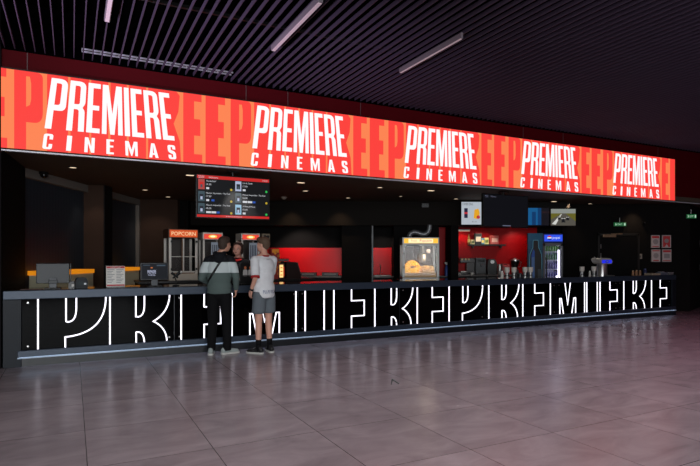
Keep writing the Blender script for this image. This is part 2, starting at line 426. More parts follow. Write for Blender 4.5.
for a, c in zip(seams, seams[1:]):
    bm = NB(); bb(bm, a+.006, c-.006, .03, .045, .225, .925); pn = obj('front_panel', bm, gloss, bar)
    for xx in (a+.075, c-.075):
        for zz in (.275, .875): bm = NB(); cone(bm, (xx, .03, zz), (xx, .018, zz), .012, seg=10); obj('bolt', bm, steel, pn)
    if a > 1: bm = NB(); bb(bm, a-.02, a+.02, .036, .05, .225, .925); obj('panel_joint', bm, mat('joint_grey', (34, 38, 46), .3), bar)
# letters
def strip(bm, pts, w=.019, y0=.02, y1=.03, closed=False):
    pts = [Vector(p) for p in pts]; n = len(pts); le, ri = [], []
    for i, p in enumerate(pts):
        d0 = (p-pts[i-1]).normalized() if i else (pts[1]-p).normalized()
        d1 = (pts[i+1]-p).normalized() if i < n-1 else d0
        a = Vector((-d0.y, d0.x)); c = Vector((-d1.y, d1.x)); m = (a+c)
        m = m.normalized() if m.length > 1e-4 else a
        k = min(1/max(m.dot(a), .35), 2.0)*w/2
        le.append(p+m*k); ri.append(p-m*k)
    F_ = [[bm.verts.new((v.x, y, v.y)) for v in q] for q in (le, ri) for y in (y0, y1)]
    a0, a1, b0, b1 = F_
    for i in range(n-1):
        for q, r in ((a0, b0), (b0, b1), (b1, a1), (a1, a0)): bm.faces.new((q[i], q[i+1], r[i+1], r[i]))
    bm.faces.new((a0[0], b0[0], b1[0], a1[0])); bm.faces.new((a0[-1], a1[-1], b1[-1], b0[-1]))
Zb, Zt = .226, .924
def bez(p, q, r, n=10): return [tuple(Vector(p)*(1-t)**2+Vector(q)*2*t*(1-t)+Vector(r)*t*t for _ in (0,))[0] for t in [i/n for i in range(n+1)]]
def letter(ch, nxt):
    bm = NB()
    if ch == 'P':
        strip(bm, [(0, Zb), (0, Zt)])
        strip(bm, [(.345, Zt), (.345, .60)]+bez((.345, .60), (.345, .585), (.375, .585), 3)[1:]+bez((.375, .585), (.475, .59), (.475, .78), 8)[1:]+[(.475, Zt)])
        strip(bm, [(.335, Zb), (.335, .372)]+bez((.335, .372), (.86, .40), (.86, Zt), 16)[1:])
    if ch == 'R':
        strip(bm, [(0, Zb), (0, Zt)])
        strip(bm, [(.355, Zt), (.355, .615), (.39, .61)]+bez((.39, .61), (.475, .62), (.475, .79), 8)[1:]+[(.475, Zt)])
        strip(bm, [(.36, Zb), (.36, .38), (.38, .382)]+bez((.38, .382), (.465, .38), (.475, Zb), 8)[1:])
        strip(bm, bez((.84, Zt), (.83, .66), (.605, .53), 10)+bez((.605, .53), (.79, .43), (.80, Zb), 10)[1:])
    if ch == 'E':
        strip(bm, [(0, Zb), (0, Zt)])
        strip(bm, [(.353, Zt), (.353, .718), (.615, .718), (.615, .44), (.353, .44), (.353, Zb)])
    if ch == 'M':
        strip(bm, [(0, Zb), (0, Zt)]); strip(bm, [(1.11, Zb), (1.11, Zt)])
        strip(bm, [(.30, Zb), (.30, .573), (.345, .573), (.415, Zb)]); strip(bm, [(.685, Zb), (.755, .573), (.81, .573), (.81, Zb)])
        strip(bm, [(.462, Zt), (.55, .425), (.638, Zt)])
    if ch == 'I':
        strip(bm, [(0, Zb), (0, Zt)]); strip(bm, [(.36, Zb), (.36, Zt)])
    return bm
cache = {}
starts = {'a': [('P', .412), ('R', 1.325), ('E', 2.335), ('M', 3.13), ('I', 4.409), ('E', 4.958), ('R', 5.795), ('E', 6.736)],
          'b': [('P', 7.498), ('R', 8.523), ('E', 9.474), ('M', 10.30), ('I', 11.482), ('E', 11.937), ('R', 12.795), ('E', 13.864)]}
for wd in starts.values():
    for ch, s in wd:
        if ch not in cache:
            o = obj('outlined_letter', letter(ch, None), neon, bar); cache[ch] = o; o['label'] = 'white glowing outline of a letter ' + ch
        else:
            o = cache[ch].copy(); C.objects.link(o); o.parent = bar
        o.location = (.83+(s-.83)*1.0023, 0, 0)
for ch, o in cache.items(): o.location = (.83+(dict(reversed(starts['a']))[ch]-.83)*1.0023, 0, 0)

# ------------------------------------------------------------------ ceiling fittings of the hall
lm = mat('dim_linear_light', (190, 170, 178), .5, emit=.25)
def linear(label, p0, p1, hw=.03):
    v = (p1-p0); t = thing('linear_light', label, 'ceiling light', (p0+p1)/2, math.atan2(v.y, v.x), 'linear lights between the ceiling slats')
    Ln = v.length; bm = NB(); bb(bm, -Ln/2, Ln/2, -hw, hw, .0, .07, bev=.005); obj('housing', bm, mat('grey_housing', (110, 100, 108), .5), t)
    bm = NB(); bb(bm, -Ln/2+.02, Ln/2-.02, -hw*.7, hw*.7, -.008, .0); obj('diffuser', bm, lm, t)
def hit(px, py, z=4.34):
    d = (z-HC)*F/(HZ-py); return P(px, py, d)
def along(px, py, py2, z=4.25):
    a = hit(px, py, z); q = (a.x-OX)*ct+(a.y-OY)*st
    n0 = -(a.x-OX)*st+(a.y-OY)*ct
    # slide along the slat direction until the picture row py2
    lo_, hi_ = n0-8, n0+8
    for _ in range(50):
        m_ = (lo_+hi_)/2; w = W(q, m_, z); row = HZ-(z-HC)*F/w.y
        if row < py2: lo_ = m_
        else: hi_ = m_
    return W(q, n0, z), W(q, (lo_+hi_)/2, z)
linear('long slim ceiling light above the second logo, nearest the photo centre top', *along(273, 51, 2))
linear('slim ceiling light above the third logo, right of the photo centre', *along(400, 73, 38), .018)
linear('short slim ceiling light in the top left corner of the ceiling', *along(107, 22, -8))
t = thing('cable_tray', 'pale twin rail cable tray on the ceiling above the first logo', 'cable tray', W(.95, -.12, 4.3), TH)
bm = NB(); bb(bm, 0, 2.15, -.06, -.046, .12, .14); bb(bm, 0, 2.15, .046, .06, .12, .14); obj('rail', bm, mat('glowing_galvanised', (170, 165, 185), .4, metal=.2, emit=.3), t)  # rails and rungs glow on their own in place of light falling on them
for i in range(9): bm = NB(); bb(bm, i*.24, i*.24+.012, -.05, .05, .13, .14); obj('rung', bm, MATS['glowing_galvanised'], t)

# soffit fittings
dl = glow('downlight_warm', (255, 226, 190), 1.2); dloff = mat('downlight_off', (120, 112, 104), .5)
def down(px, py, label, lit=True, r=.055):
    p = hit(px, py, 2.985)
    t = thing('downlight', label, 'downlight', (p.x, p.y, 2.985), 0, 'downlights in the soffit over the bar')
    bm = NB(); lathe(bm, [(r*1.35, 0), (r*1.35, -.012), (r*1.05, -.014), (r*1.0, -.004)], seg=16); obj('trim_ring', bm, dplas, t)
    bm = NB(); cone(bm, (0, 0, -.0045), (0, 0, -.010), r*.98, seg=16); obj('lens', bm, dl if lit else dloff, t)
    return p
down(73, 167, 'lit round downlight just right of the black dome camera')
down(145, 189.5, 'small lit downlight above the second dark window, left of menu screen')
down(168, 196.5, 'small lit downlight nearest the back, left of the hanging menu screen')
down(305.5, 190.5, 'small round downlight right of the menu screen under the second logo', r=.06)
down(348, 197.5, 'lone lit downlight above the left red wall panel and pillar')
down(380, 187, 'lit downlight under the sign just left of the third logo')
down(293, 200.5, 'faint downlight above the left red panel, nearest the bulkhead', lit=False, r=.04)
down(590, 203.3, 'lit downlight in the dark soffit above the beer tap tower')
down(626, 205, 'faint downlight above the green exit sign over the door', r=.04)
down(456, 198.5, 'lit downlight just left of the blank hanging screen')
down(401, 196, 'small downlight above the popcorn machine with yellow header', r=.04)
def panel_light(px, py, label):
    p = hit(px, py, 2.985); t = thing('panel_light', label, 'ceiling light', (p.x, p.y, 2.985), TH, 'flat rectangular lights in the soffit')
    bm = NB(); bb(bm, -.075, .075, -.05, .05, -.014, 0, bev=.003); obj('frame', bm, dplas, t)
    bm = NB(); bb(bm, -.065, .065, -.04, .04, -.018, -.0145); obj('diffuser', bm, dl, t)
panel_light(190, 174.5, 'flat oblong soffit light at the left edge of the hanging menu screen')
panel_light(301, 182, 'flat oblong soffit light under the right end of the second logo')
panel_light(431, 190, 'flat oblong soffit light under the third logo')
panel_light(554, 201, 'flat oblong soffit light above the racing picture screen')
def speaker(px, py, label):
    p = hit(px, py, 2.985); t = thing('ceiling_sensor', label, 'sensor', (p.x, p.y, 2.985), 0, 'round sensors on the soffit')
    bm = NB(); lathe(bm, [(.06, 0), (.07, -.02), (.045, -.05), (.02, -.06)], seg=16); obj('body', bm, mat('pale_sensor', (170, 160, 150), .5), t, smooth='auto')
    bm = NB(); lathe(bm, [(.085, 0), (.085, -.008), (.07, -.01)], seg=16); obj('base_ring', bm, MATS['pale_sensor'], t)
speaker(284, 197, 'pale round sensor on the soffit just right of the menu screen')
speaker(553, 200.0, 'pale round sensor on the soffit above the right wall screens') if False else None
p = hit(44, 172, 2.985)
t = thing('dome_camera', 'black dome security camera under the soffit at far left', 'camera', (p.x, p.y, 2.985))
bm = NB(); lathe(bm, [(.075, 0), (.08, -.03), (.07, -.045)], seg=20); obj('mount', bm, bplas, t, smooth='auto')
bm = NB(); ball(bm, (0, 0, -.05), (.06, .06, .06), 3); obj('dome', bm, mat('smoked_dome', (10, 10, 12), .08), t, smooth=True)
p = P(392, 206, 14.19)
t = thing('wall_speaker', 'small dark wall speaker on the bulkhead above popcorn machine', 'speaker', (P(425, 205.5, 14.19).x, 14.19, P(425, 205.5, 14.19).z))
bm = NB(); bb(bm, -.1, .1, -.06, 0, -.06, .06, bev=.01); obj('housing', bm, mat('dark_grey_box', (48, 46, 45), .5), t)
bm = NB(); bb(bm, -.08, .08, -.066, -.061, -.045, .045); obj('grille', bm, dplas, t)
p = P(643, 222.8, 14.97)
t = thing('wall_camera', 'tiny black camera high on the dark wall right of the door', 'camera', p)
bm = NB(); bb(bm, -.03, .03, -.03, 0, -.03, .03, bev=.006); obj('bracket', bm, dplas, t)
bm = NB(); ball(bm, (0, -.07, -.01), (.045, .06, .045), 2); obj('dome', bm, MATS['smoked_dome'], t, smooth=True)

# ------------------------------------------------------------------ hanging screens
def tv(name, label, loc, w, h, rz, content, pole=None, rx=0., bezel=.018, dark=(7, 8, 10), em=.6):
    t = thing(name, label, 'screen', loc, rz, rx=rx)
    bm = NB(); bb(bm, -w/2, w/2, 0, .06, -h/2, h/2, bev=.008); obj('casing', bm, bplas, t)
    bm = NB(); quad(bm, -w/2+bezel, w/2-bezel, -h/2+bezel, h/2-bezel, -.002, 0)
    mats = content(bm, w-2*bezel, h-2*bezel)
    obj('display', bm, mats, t, rec=False)
    if pole:
        bm = NB(); cone(bm, (0, .09, 0), (0, .09, pole), .025, seg=12); bb(bm, -.12, .12, .05, .09, -.12, .12); bb(bm, -.09, .09, .02, .16, pole-.02, pole)
        obj('ceiling_bracket', bm, bplas, t)
    return t
gtext = glow('screen_text_white', (225, 228, 235), .8)
def menu(bm, w, h):
    ms = [glow('screen_black', (16, 17, 20), 1.0), glow('screen_red', (205, 40, 38), .9), gtext, glow('screen_blue', (45, 90, 190), .8),
          glow('screen_yellow', (205, 175, 50), .8), glow('screen_green', (50, 205, 90), .8), glow('poster_red', (200, 85, 80), .7), glow('poster_steel', (75, 95, 105), .7),
          glow('poster_white', (190, 200, 230), .8), glow('poster_sky', (160, 205, 235), .8), glow('poster_dark', (40, 42, 52), .8)]
    x0, z0 = -w/2, -h/2
    quad(bm, x0, -x0, -z0-.055, -z0, -.004, 1); quad(bm, x0, -x0, z0, z0+.04, -.004, 1)
    textbm(bm, 'PREMIERE', x0+.02, -z0-.028, .018, -.006, 2, width=.1); textbm(bm, 'CINEMAS', x0+.02, -z0-.05, .012, -.006, 2, width=.1)
    textbm(bm, 'Welcome', x0+.19, -z0-.042, .026, -.006, 2, width=.16); textbm(bm, '14:15', -x0-.12, -z0-.042, .024, -.006, 2, width=.09)
    textbm(bm, 'premierecinemas', 0, z0+.012, .018, -.006, 2, width=.28, align='CENTER')
    titles = [('Thunderbolts*', '14:30', 6, 4, 1), ('Mission: Impossible - The Final', '17:30', 7, 4, 2), ('Mission: Impossible - The Final', '18:30', 7, 4, 3),
              ('Lilo & Stitch', '17:00', 8, 5, 1), ('Mission: Impossible - The Final', '16:00', 7, 4, 3), ('A Minecraft Movie', '15:20', 9, 5, 1)]
    rh = (h-.095)/3
    for i, (a, tm, pc, dc, nb) in enumerate(titles):
        cx = x0+(.02 if i < 3 else w/2+.02); zt = -z0-.055-rh*(i % 3)
        quad(bm, cx, cx+.105, zt-rh+.02, zt-.012, -.004, pc)
        quad(bm, cx+.02, cx+.085, zt-rh+.05, zt-.06, -.006, 10 if pc != 6 else 1)
        quad(bm, cx+.035, cx+.07, zt-rh+.05, zt-.10, -.007, 8 if pc in (7, 9) else 7)
        textbm(bm, a, cx+.13, zt-.05, .027, -.004, 2, width=.013*len(a))
        textbm(bm, tm, cx+.13, zt-.107, .03, -.004, 2, width=.085)
        for k in range(nb):
            xx = cx+.13+k*.088; quad(bm, xx, xx+(.05 if k == 2 or nb < 3 else .08), zt-.175, zt-.142, -.004, 3 if (k == nb-1 and nb > 1) else 2)
        disc(bm, x0+(w/2-.05 if i < 3 else w-.05), zt-.165, .02, -.004, dc)
    return ms
p0, p1 = W(sn(195.6, .5), .5, 0), W(sn(270.2, .5), .5, 0)
p = (p0+p1)/2
tv('menu_screen', 'hanging film times screen with red header and six small posters', (p.x, p.y, 2.527), 1.285, .733, TH, menu, pole=.455)
def blank(bm, w, h):
    ms = [glow('screen_off', (9, 10, 16), 1.0), glow('faint_text', (120, 125, 150), .7)]
    textbm(bm, 'PREMIERE', -w/2+.03, h/2-.045, .022, -.004, 1, width=.1); textbm(bm, 'CINEMAS', -w/2+.03, h/2-.07, .014, -.004, 1, width=.1)
    textbm(bm, 'Menu', -w/2+.2, h/2-.06, .034, -.004, 1, width=.15)
    quad(bm, -.11, .13, -h/2+.012, -h/2+.03, -.004, 1); return ms
p = (W(sn(483, .5), .5, 0)+W(sn(528.3, .5), .5, 0))/2
tv('blank_screen', 'hanging dark screen nearly blank but for a small header', (p.x, p.y, 2.54), 1.34, .735, TH, blank, pole=.44)
def fastfood(bm, w, h):
    ms = [glow('screen_pale', (198, 208, 218), .75), glow('bag_yellow', (235, 170, 40), .9), glow('can_dark', (35, 35, 60), .9), glow('dot_red', (190, 50, 60), .9), glow('txt_dark', (60, 60, 70), .8), gtext]
    textbm(bm, 'COMBO DEAL', -w/2+.02, h/2-.085, .06, -.004, 4, width=.28)
    quad(bm, -w/2+.07, -w/2+.16, -.12, .13, -.004, 2); quad(bm, -w/2+.07, -w/2+.16, -.02, .03, -.006, 3)
    fill(bm, [[(-.1, -.13), (.0, -.15), (.06, .0), (.02, .12), (-.08, .09)]], -.005, 1); disc(bm, .02, -.1, .045, -.006, 3)
    quad(bm, .15, .24, -.12, .12, -.004, 2); fill(bm, [[(.15, -.05), (.24, 0), (.24, .04), (.15, .0)]], -.006, 3); quad(bm, .27, .35, -.12, .12, -.004, 2)
    textbm(bm, '$11.50', -.14, -h/2+.06, .03, -.004, 4, width=.12); textbm(bm, '$14', .17, -h/2+.06, .03, -.004, 4, width=.09)
    return ms
def tv_px(name, label, l, r, tp, bt, d, fn, wmul=1.0, **k):
    w = (r-l)*d/F*wmul; h = (bt-tp)*d/F; c = P((l+r)/2, (tp+bt)/2, d)
    c.x += (w-(r-l)*d/F)/2
    return tv(name, label, c, w, h, 0, fn, **k)
tv_px('wall_screen', 'white bright menu screen showing a yellow snack bag and drinks', 461, 483, 201.5, 225, 13.9, fastfood, wmul=1.5, bezel=.012)
def bluefilm(bm, w, h):
    ms = [glow('film_dark', (18, 16, 24), .9), glow('film_blue', (20, 95, 150), .8), glow('film_deep', (12, 60, 110), .8), glow('film_text', (70, 40, 44), .8)]
    quad(bm, -w/2, -.02, -h/2, h/2, -.004, 1); quad(bm, -w/2+.1, -w/2+.2, -h/2, h/2-.1, -.006, 2); quad(bm, -.02, .07, -h/2, h/2, -.005, 2)
    textbm(bm, 'COMING SOON', .08, h/2-.13, .04, -.005, 3, width=.2); return ms
tv_px('wall_screen', 'wall screen with a blue underwater picture above the bottle poster', 527.5, 549.5, 207.5, 225.5, 13.8, bluefilm, bezel=.012)
def race(bm, w, h):
    ms = [glow('race_road', (92, 88, 80), .8), glow('race_sky', (150, 155, 150), .8), glow('race_grass', (110, 105, 40), .8), glow('race_white', (225, 225, 220), .8), glow('race_black', (18, 20, 26), .9)]
    quad(bm, -w/2, w/2, .1, h/2, -.004, 1)
    fill(bm, [[(-w/2, -.06), (-.03, .1), (-w/2, .1)]], -.005, 2); fill(bm, [[(w/2, -.1), (w/2, .1), (.05, .1)]], -.005, 2)
    fill(bm, [[(-w/2+.02, -h/2+.04), (-w/2+.12, -h/2+.02), (-.04, .08), (-.06, .08)]], -.006, 3)
    for xx, zz, s_ in ((0, -.07, 1.), (-.11, -.02, .7), (.11, -.03, .75)):
        for q in (-.045, .03): quad(bm, xx+q*s_, xx+(q+.02)*s_, zz-.07*s_, zz+.03*s_, -.007, 4)
        fill(bm, [[(xx-.03*s_, zz-.06*s_), (xx+.03*s_, zz-.06*s_), (xx+.012*s_, zz+.07*s_), (xx-.012*s_, zz+.07*s_)]], -.008, 4)
        quad(bm, xx-.05*s_, xx+.05*s_, zz+.03*s_, zz+.045*s_, -.008, 3)
    return ms
tv_px('wall_screen', 'wall screen with a racing cars picture left of the dark wall', 550.5, 576, 208.5, 226, 13.9, race, bezel=.012)

# ------------------------------------------------------------------ things at the left end of the bar
cream = mat('cream_panel', (220, 212, 180), .6); orange = mat('orange_lit_edge', (235, 150, 30), .4, emit=.55, ecol=(250, 150, 25))
def bench(label, y0, y1):
    t = thing('back_counter', label, 'counter', (XL, y0, 0), 0, 'cream counters below the dark windows')
    L_ = y1-y0; xf = .37
    bm = NB(); bb(bm, .02, xf-.02, 0, L_, 0, 1.2, bev=.004); obj('cabinet', bm, cream, t)
    bm = NB(); bb(bm, .0, xf, -.01, L_+.01, 1.2, 1.275, bev=.004); obj('orange_top', bm, orange, t)
bench('cream counter with a glowing orange top behind the left till monitor', 9.0, 10.56)
bench('cream counter with a glowing orange top behind the red bordered notice', 11.46, 12.85)
def Cp(px, n, z=1.05):
    d = dn(px, n); return Vector(((px-CX)*d/F, d, z))
def till(label, px, n, w, h, z0, back):
    t = thing('till_monitor', label, 'monitor', Cp(px, n), TH + (PI if back else 0) + (0 if back else 0))
    bm = NB(); bb(bm, -w/2, w/2, -.02, .02, z0, z0+h, bev=.008)
    if back: bb(bm, -w*.14, w*.14, .02, .04, z0-.005, z0+.05, bev=.008)
    obj('screen_casing', bm, mat('till_grey', (40, 44, 48), .45) if back else bplas, t)
    bm = NB(); bb(bm, -.05, .05, -.015, .03, .0, z0+.08, bev=.006); obj('stand', bm, mat('stand_grey', (58, 62, 68), .4), t)
    bm = NB(); bb(bm, -.11, .11, -.09, .11, 0, .015, bev=.006); obj('base', bm, bplas, t)
    return t
t = till('dark grey till monitor seen from behind at the left end of the bar', 53, .32, .425, .29, .075, True)
bm = NB(); bb(bm, -.235, -.222, -.03, .02, .1, .36, bev=.004); obj('card_swipe', bm, bplas, t)
t = till('black till monitor with a lit white logo beside the red bordered notice', 154.5, .3, .42, .275, .095, False)
bm = NB(); quad(bm, -.195, .195, .11, .355, -.0215, 0)
textbm(bm, 'PREMIERE', -.105, .20, .055, -.023, 1, width=.125); textbm(bm, 'CINEMAS', -.10, .165, .022, -.023, 1, width=.11)
quad(bm, .03, .16, .315, .335, -.023, 2); quad(bm, -.17, -.07, .325, .335, -.023, 2); quad(bm, -.06, -.03, .28, .3, -.023, 3)
obj('display', bm, [glow('till_screen', (9, 12, 20), 1.), glow('till_text', (200, 205, 235), .9), glow('till_grey_text', (70, 85, 100), .8), glow('till_orange', (200, 110, 60), .8)], t, rec=False)
t = thing('notice_stand', 'white notice with red bands standing on the bar beside the black till', 'notice', Cp(115.7, .22), TH)
bm = NB(); bb(bm, -.13, .13, .0, .006, 0.0, .31); obj('board', bm, white, t, M=Matrix.Translation((0, .0, .013)) @ Matrix.Rotation(-.1, 4, 'X'))
bm = NB()
for x0, x1, z0, z1, mi in ((-.125, .125, .275, .305, 1), (-.125, .125, .008, .03, 1)): quad(bm, x0, x1, z0, z1, 0, mi)
for c_ in (-.115, .01):
    for i in range(9): quad(bm, c_, c_+.1-(i % 3)*.02, .25-i*.024, .258-i*.024, 0, 2)
textbm(bm, 'CANDY BAR', 0, .282, .016, -.001, 0, width=.14, align='CENTER')
obj('print', bm, [white, mat('notice_red', (190, 60, 66), .6), mat('notice_grey', (120, 122, 128), .6)], t, M=Matrix.Translation((0, -.003, .013)) @ Matrix.Rotation(-.1, 4, 'X'), rec=False)
bm = NB(); bb(bm, -.13, .13, -.02, .09, 0, .012, bev=.003); obj('foot', bm, mat('clear_foot', (60, 60, 62), .2), t)
t = thing('payment_terminal', 'dark rounded card payment terminal right of the grey till monitor', 'card terminal', Cp(81.3, .25), TH+.2)
bm = NB(); prism(bm, rpoly([(-.08, 0), (.08, 0), (.085, .1, .03), (.06, .155, .03), (-.06, .155, .03), (-.085, .1, .03)]), -.03, .06); obj('housing', bm, mat('terminal_grey', (40, 45, 50), .35), t)
bm = NB(); bb(bm, .03, .06, -.036, -.03, .05, .075); obj('status_light', bm, mat('pale_lamp', (190, 195, 200), .4, emit=.3), t)
bm = NB(); bb(bm, -.05, .02, -.036, -.03, .045, .1); obj('small_screen', bm, mat('dim_screen', (70, 78, 80), .2), t)
t = thing('receipt_printer', 'small dark receipt printer under the grey till monitor edge', 'printer', Cp(73, .42), TH)
bm = NB(); prism(bm, rpoly([(-.06, 0), (.06, 0), (.06, .07, .02), (.03, .1, .02), (-.06, .09, .02)]), -.05, .07); obj('housing', bm, bplas, t)
bm = NB(); bb(bm, -.02, .025, -.056, -.051, .02, .05); obj('receipt', bm, white, t)
t = thing('barcode_scanner', 'black handheld scanner propped on its stand beside the black till', 'scanner', Cp(176, .3), TH)
bm = NB(); tube(bm, [(0, 0, .02), (.0, 0, .09), (-.02, 0, .13)], .01); lathe(bm, [(.055, 0), (.05, .012), (.012, .018)], seg=16); obj('stand', bm, bplas, t, smooth='auto')
bm = NB(); tube(bm, [(-.07, 0, .21), (-.02, 0, .17), (.03, 0, .125)], [.022, .018, .015]); tube(bm, [(-.05, 0, .12), (0, 0, .155), (.06, 0, .215), (.085, 0, .225)], [.012, .02, .03, .026]); obj('scanner_head', bm, mat('scanner_grey', (24, 24, 26), .35), t, smooth='auto')
bm = NB(); bb(bm, .066, .08, -.03, -.02, .2, .24); obj('trigger', bm, steel2, t)
for k, (px, n, w, lab, m) in enumerate(((131, .12, .2, 'flat grey paper slip on the bar right of the notice', 'slip'), (32, .2, .28, 'pinkish flat mat lying at the far left end of the bar', 'mat'))):
    bm = NB(); bb(bm, -w/2, w/2, -.06, .06, 0, .006, bev=.002)
    o = obj('counter_mat' if m == 'mat' else 'paper_slip', bm, mat('pink_mat', (92, 66, 60), .5) if m == 'mat' else mat('grey_slip', (105, 108, 112), .5)); o.location = Cp(px, n, 1.051); o.rotation_euler = (0, 0, TH); tag(o, lab, 'mat' if m == 'mat' else 'paper')

# ------------------------------------------------------------------ island counters behind the bar
def island(label, s0, s1, n0, n1, h):
    t = thing('prep_counter', label, 'counter', W(s0, n0, 0), TH)
    bm = NB(); bb(bm, .02, s1-s0-.02, .02, n1-n0, 0, h-.04); obj('cabinet', bm, black, t)
    bm = NB(); bb(bm, 0, s1-s0, 0, n1-n0, h-.04, h, bev=.005); obj('worktop', bm, mat('dark_worktop', (30, 28, 27), .3), t)
island('dark prep counter behind the bar carrying the three lit snack cabinets', 1.9, 5.4, 1.85, 2.65, 1.06)
def island2(name, label, x0, x1, y0, y1, h):
    t = thing(name, label, 'counter', (x0, y0, 0))
    bm = NB(); bb(bm, .02, x1-x0-.02, .02, y1-y0, 0, h-.04); obj('cabinet', bm, black, t)
    bm = NB(); bb(bm, 0, x1-x0, 0, y1-y0, h-.04, h, bev=.005); obj('worktop', bm, mat('grey_worktop', (84, 76, 74), .35), t)
island2('prep_counter', 'dark back counter below the left gloss red wall panel', -2.7, -.23, 14.42, 14.98, 1.0)
island2('prep_counter', 'narrow back counter with tap below the small red panel', .63, 1.16, 14.42, 14.98, 1.0)
island2('prep_counter', 'grey topped back counter under the red wall with coffee machines', 2.87, 4.6, 14.3, 14.98, 1.04)
bm = NB(); zprism(bm, [(-.01, 0), (1.1, 0), (1.1, .7), (-.01, .7)], 0, 1.0)
t = thing('prep_counter', 'dark counter behind the bar carrying the yellow headed popcorn machine', 'counter', P(401, 300, 12.2)*1.0, 0)
t.location.z = 0
bm.free(); bm = NB(); bb(bm, 0, 1.05, 0, .8, 0, .95); obj('cabinet', bm, black, t)
bm = NB(); bb(bm, -.02, 1.07, -.02, .8, .95, .99, bev=.005); obj('worktop', bm, worktop, t)

# three lit cabinets on the left island
chrome = mat('cabinet_steel', (205, 198, 190), .4, metal=.25)
warmg = glass('cabinet_glass')
def popcorn_sign(label, px, n, rz, w, d, h, z0):
    t = thing('popcorn_machine', label, 'popcorn machine', Cp(px, n, z0), rz)
    bm = NB(); bb(bm, 0, w, 0, d, 0, .13, bev=.01); obj('base', bm, mat('cream_steel', (190, 178, 165), .45, metal=.15), t)
    for x, y in ((.0, 0), (w-.045, 0), (0, d-.045), (w-.045, d-.045)):
        bm = NB(); bb(bm, x, x+.045, y, y+.045, .13, h-.17, bev=.004); obj('post', bm, chrome, t)
    bm = NB(); bb(bm, -.01, w+.01, -.01, d+.01, h-.17, h, bev=.006); hd = obj('header', bm, mat('header_bronze', (92, 62, 48), .4, metal=.3), t)
    bm = NB(); quad(bm, .01, w-.01, h-.155, h-.02, -.012, 0); textbm(bm, 'POPCORN', w/2, h-.125, .075, -.014, 1, width=w*.84, align='CENTER')
    obj('sign', bm, [glow('sign_orange', (225, 90, 40), .85), glow('sign_letter', (255, 220, 170), 1.0)], hd, rec=False)
    bm = NB(); bb(bm, .045, w-.045, .012, .018, .13, h-.17); obj('glass_front', bm, warmg, t)
    bm = NB(); bb(bm, w-.022, w-.016, .045, d-.045, .13, h-.17); bb(bm, .016, .022, .045, d-.045, .13, h-.17); obj('glass_side', bm, warmg, t)
    bm = NB(); bb(bm, w/2-.012, w/2+.012, .0, .012, .15, h-.18); bb(bm, .045, w-.045, .0, .012, .15, .18); bb(bm, .045, w-.045, 0, .012, .45, .462); obj('door_frame', bm, chrome, t)
    for x in (.03, w-.045):
        for z in (.2, h-.26):
            bm = NB(); bb(bm, x, x+.035, -.012, 0, z, z+.04); obj('hinge', bm, bplas, t)
    bm = NB(); bb(bm, .03, w-.03, d-.02, d-.012, .13, h-.17); obj('back_panel', bm, mat('dim_back', (52, 42, 38), .5), t)
    bm = NB(); bb(bm, w*.55, w*.62, d*.5, d*.6, .14, h-.18); bb(bm, .06, w-.06, .08, d-.08, .13, .165); obj('inner_stand', bm, mat('brown_rack', (135, 95, 70), .4, metal=.3), t)
popcorn_sign('tall glass popcorn cabinet with an orange lit word sign, behind the scanner', 169, 2.0, TH+.05, .54, .5, .985, 1.06)
def warmer(label, px, n, w, d, h, basecol):
    t = thing('snack_warmer', label, 'food warmer', Cp(px, n, 1.06), TH)
    bm = NB(); bb(bm, 0, w, 0, d, 0, .14, bev=.01); obj('base', bm, mat(basecol[0], basecol[1], .4), t)
    for x, y in ((0, 0), (w-.035, 0), (0, d-.035), (w-.035, d-.035)):
        bm = NB(); bb(bm, x, x+.035, y, y+.035, .14, h-.14, bev=.004); obj('post', bm, chrome, t)
    bm = NB(); bb(bm, -.005, w+.005, 0, d, h-.14, h, bev=.006); hd = obj('header', bm, chrome, t)
    bm = NB(); quad(bm, .02, w-.02, h-.125, h-.03, -.004, 0); disc(bm, w/2, h-.078, .085, -.006, 1, rz=.032); disc(bm, w/2, h-.078, .05, -.007, 2, rz=.018)
    obj('sign', bm, [glow('warmer_red', (232, 70, 55), 1.0), glow('warmer_yellow', (255, 190, 70), 1.1), glow('warmer_cream', (255, 240, 190), 1.2)], hd, rec=False)
    bm = NB(); bb(bm, .035, w-.035, .01, .016, .14, h-.14); obj('glass_front', bm, warmg, t)
    bm = NB(); bb(bm, w*.42, w*.86, .0, .009, .22, h-.19); bb(bm, w*.44, w*.84, -.004, 0, .25, h-.22); fr = obj('door', bm, [mat('pale_door', (165, 175, 190), .4)], t)
    bm = NB(); [quad(bm, w*(.47+.09*k), w*(.52+.09*k), .27, h-.24, -.006, 0) for k in range(4)]; obj('door_grille', bm, mat('grille_blue', (60, 66, 82), .4), fr, rec=False)
    bm = NB(); bb(bm, .02, w-.02, d-.02, d-.012, .14, h-.14); obj('back_panel', bm, MATS['dim_back'], t)
    bm = NB(); bb(bm, .05, w-.05, .05, d-.05, .14, .2); obj('heating_tray', bm, mat('tray_brown', (130, 70, 45), .5), t)
warmer('snack warmer with red lit sign partly behind the man in striped jacket', 203, 2.0, .38, .42, .93, ('warm_base_dark', (60, 50, 45)))
warmer('snack warmer with red lit sign between the server and the boy', 241.5, 2.0, .38, .42, .93, ('warm_base_red', (170, 40, 25)))
t = thing('speaker_box', 'small dark box with two round dials beside the right snack warmer', 'control box', Cp(262.5, 2.0, 1.86), TH)
bm = NB(); bb(bm, 0, .17, .02, .3, 0, .13, bev=.006); obj('housing', bm, mat('tan_box', (120, 105, 85), .5), t)
for x in (.06, .12): bm = NB(); cone(bm, (x, .02, .07), (x, .005, .07), .03); obj('dial', bm, bplas, t)
bm = NB(); bb(bm, .02, .06, .12, .16, -.8, 0); obj('support_post', bm, bplas, t)
t = thing('snack_tower', 'tall red and yellow printed snack tower right of the boy', 'display stand', Cp(271.5, 1.9, 1.06), TH)
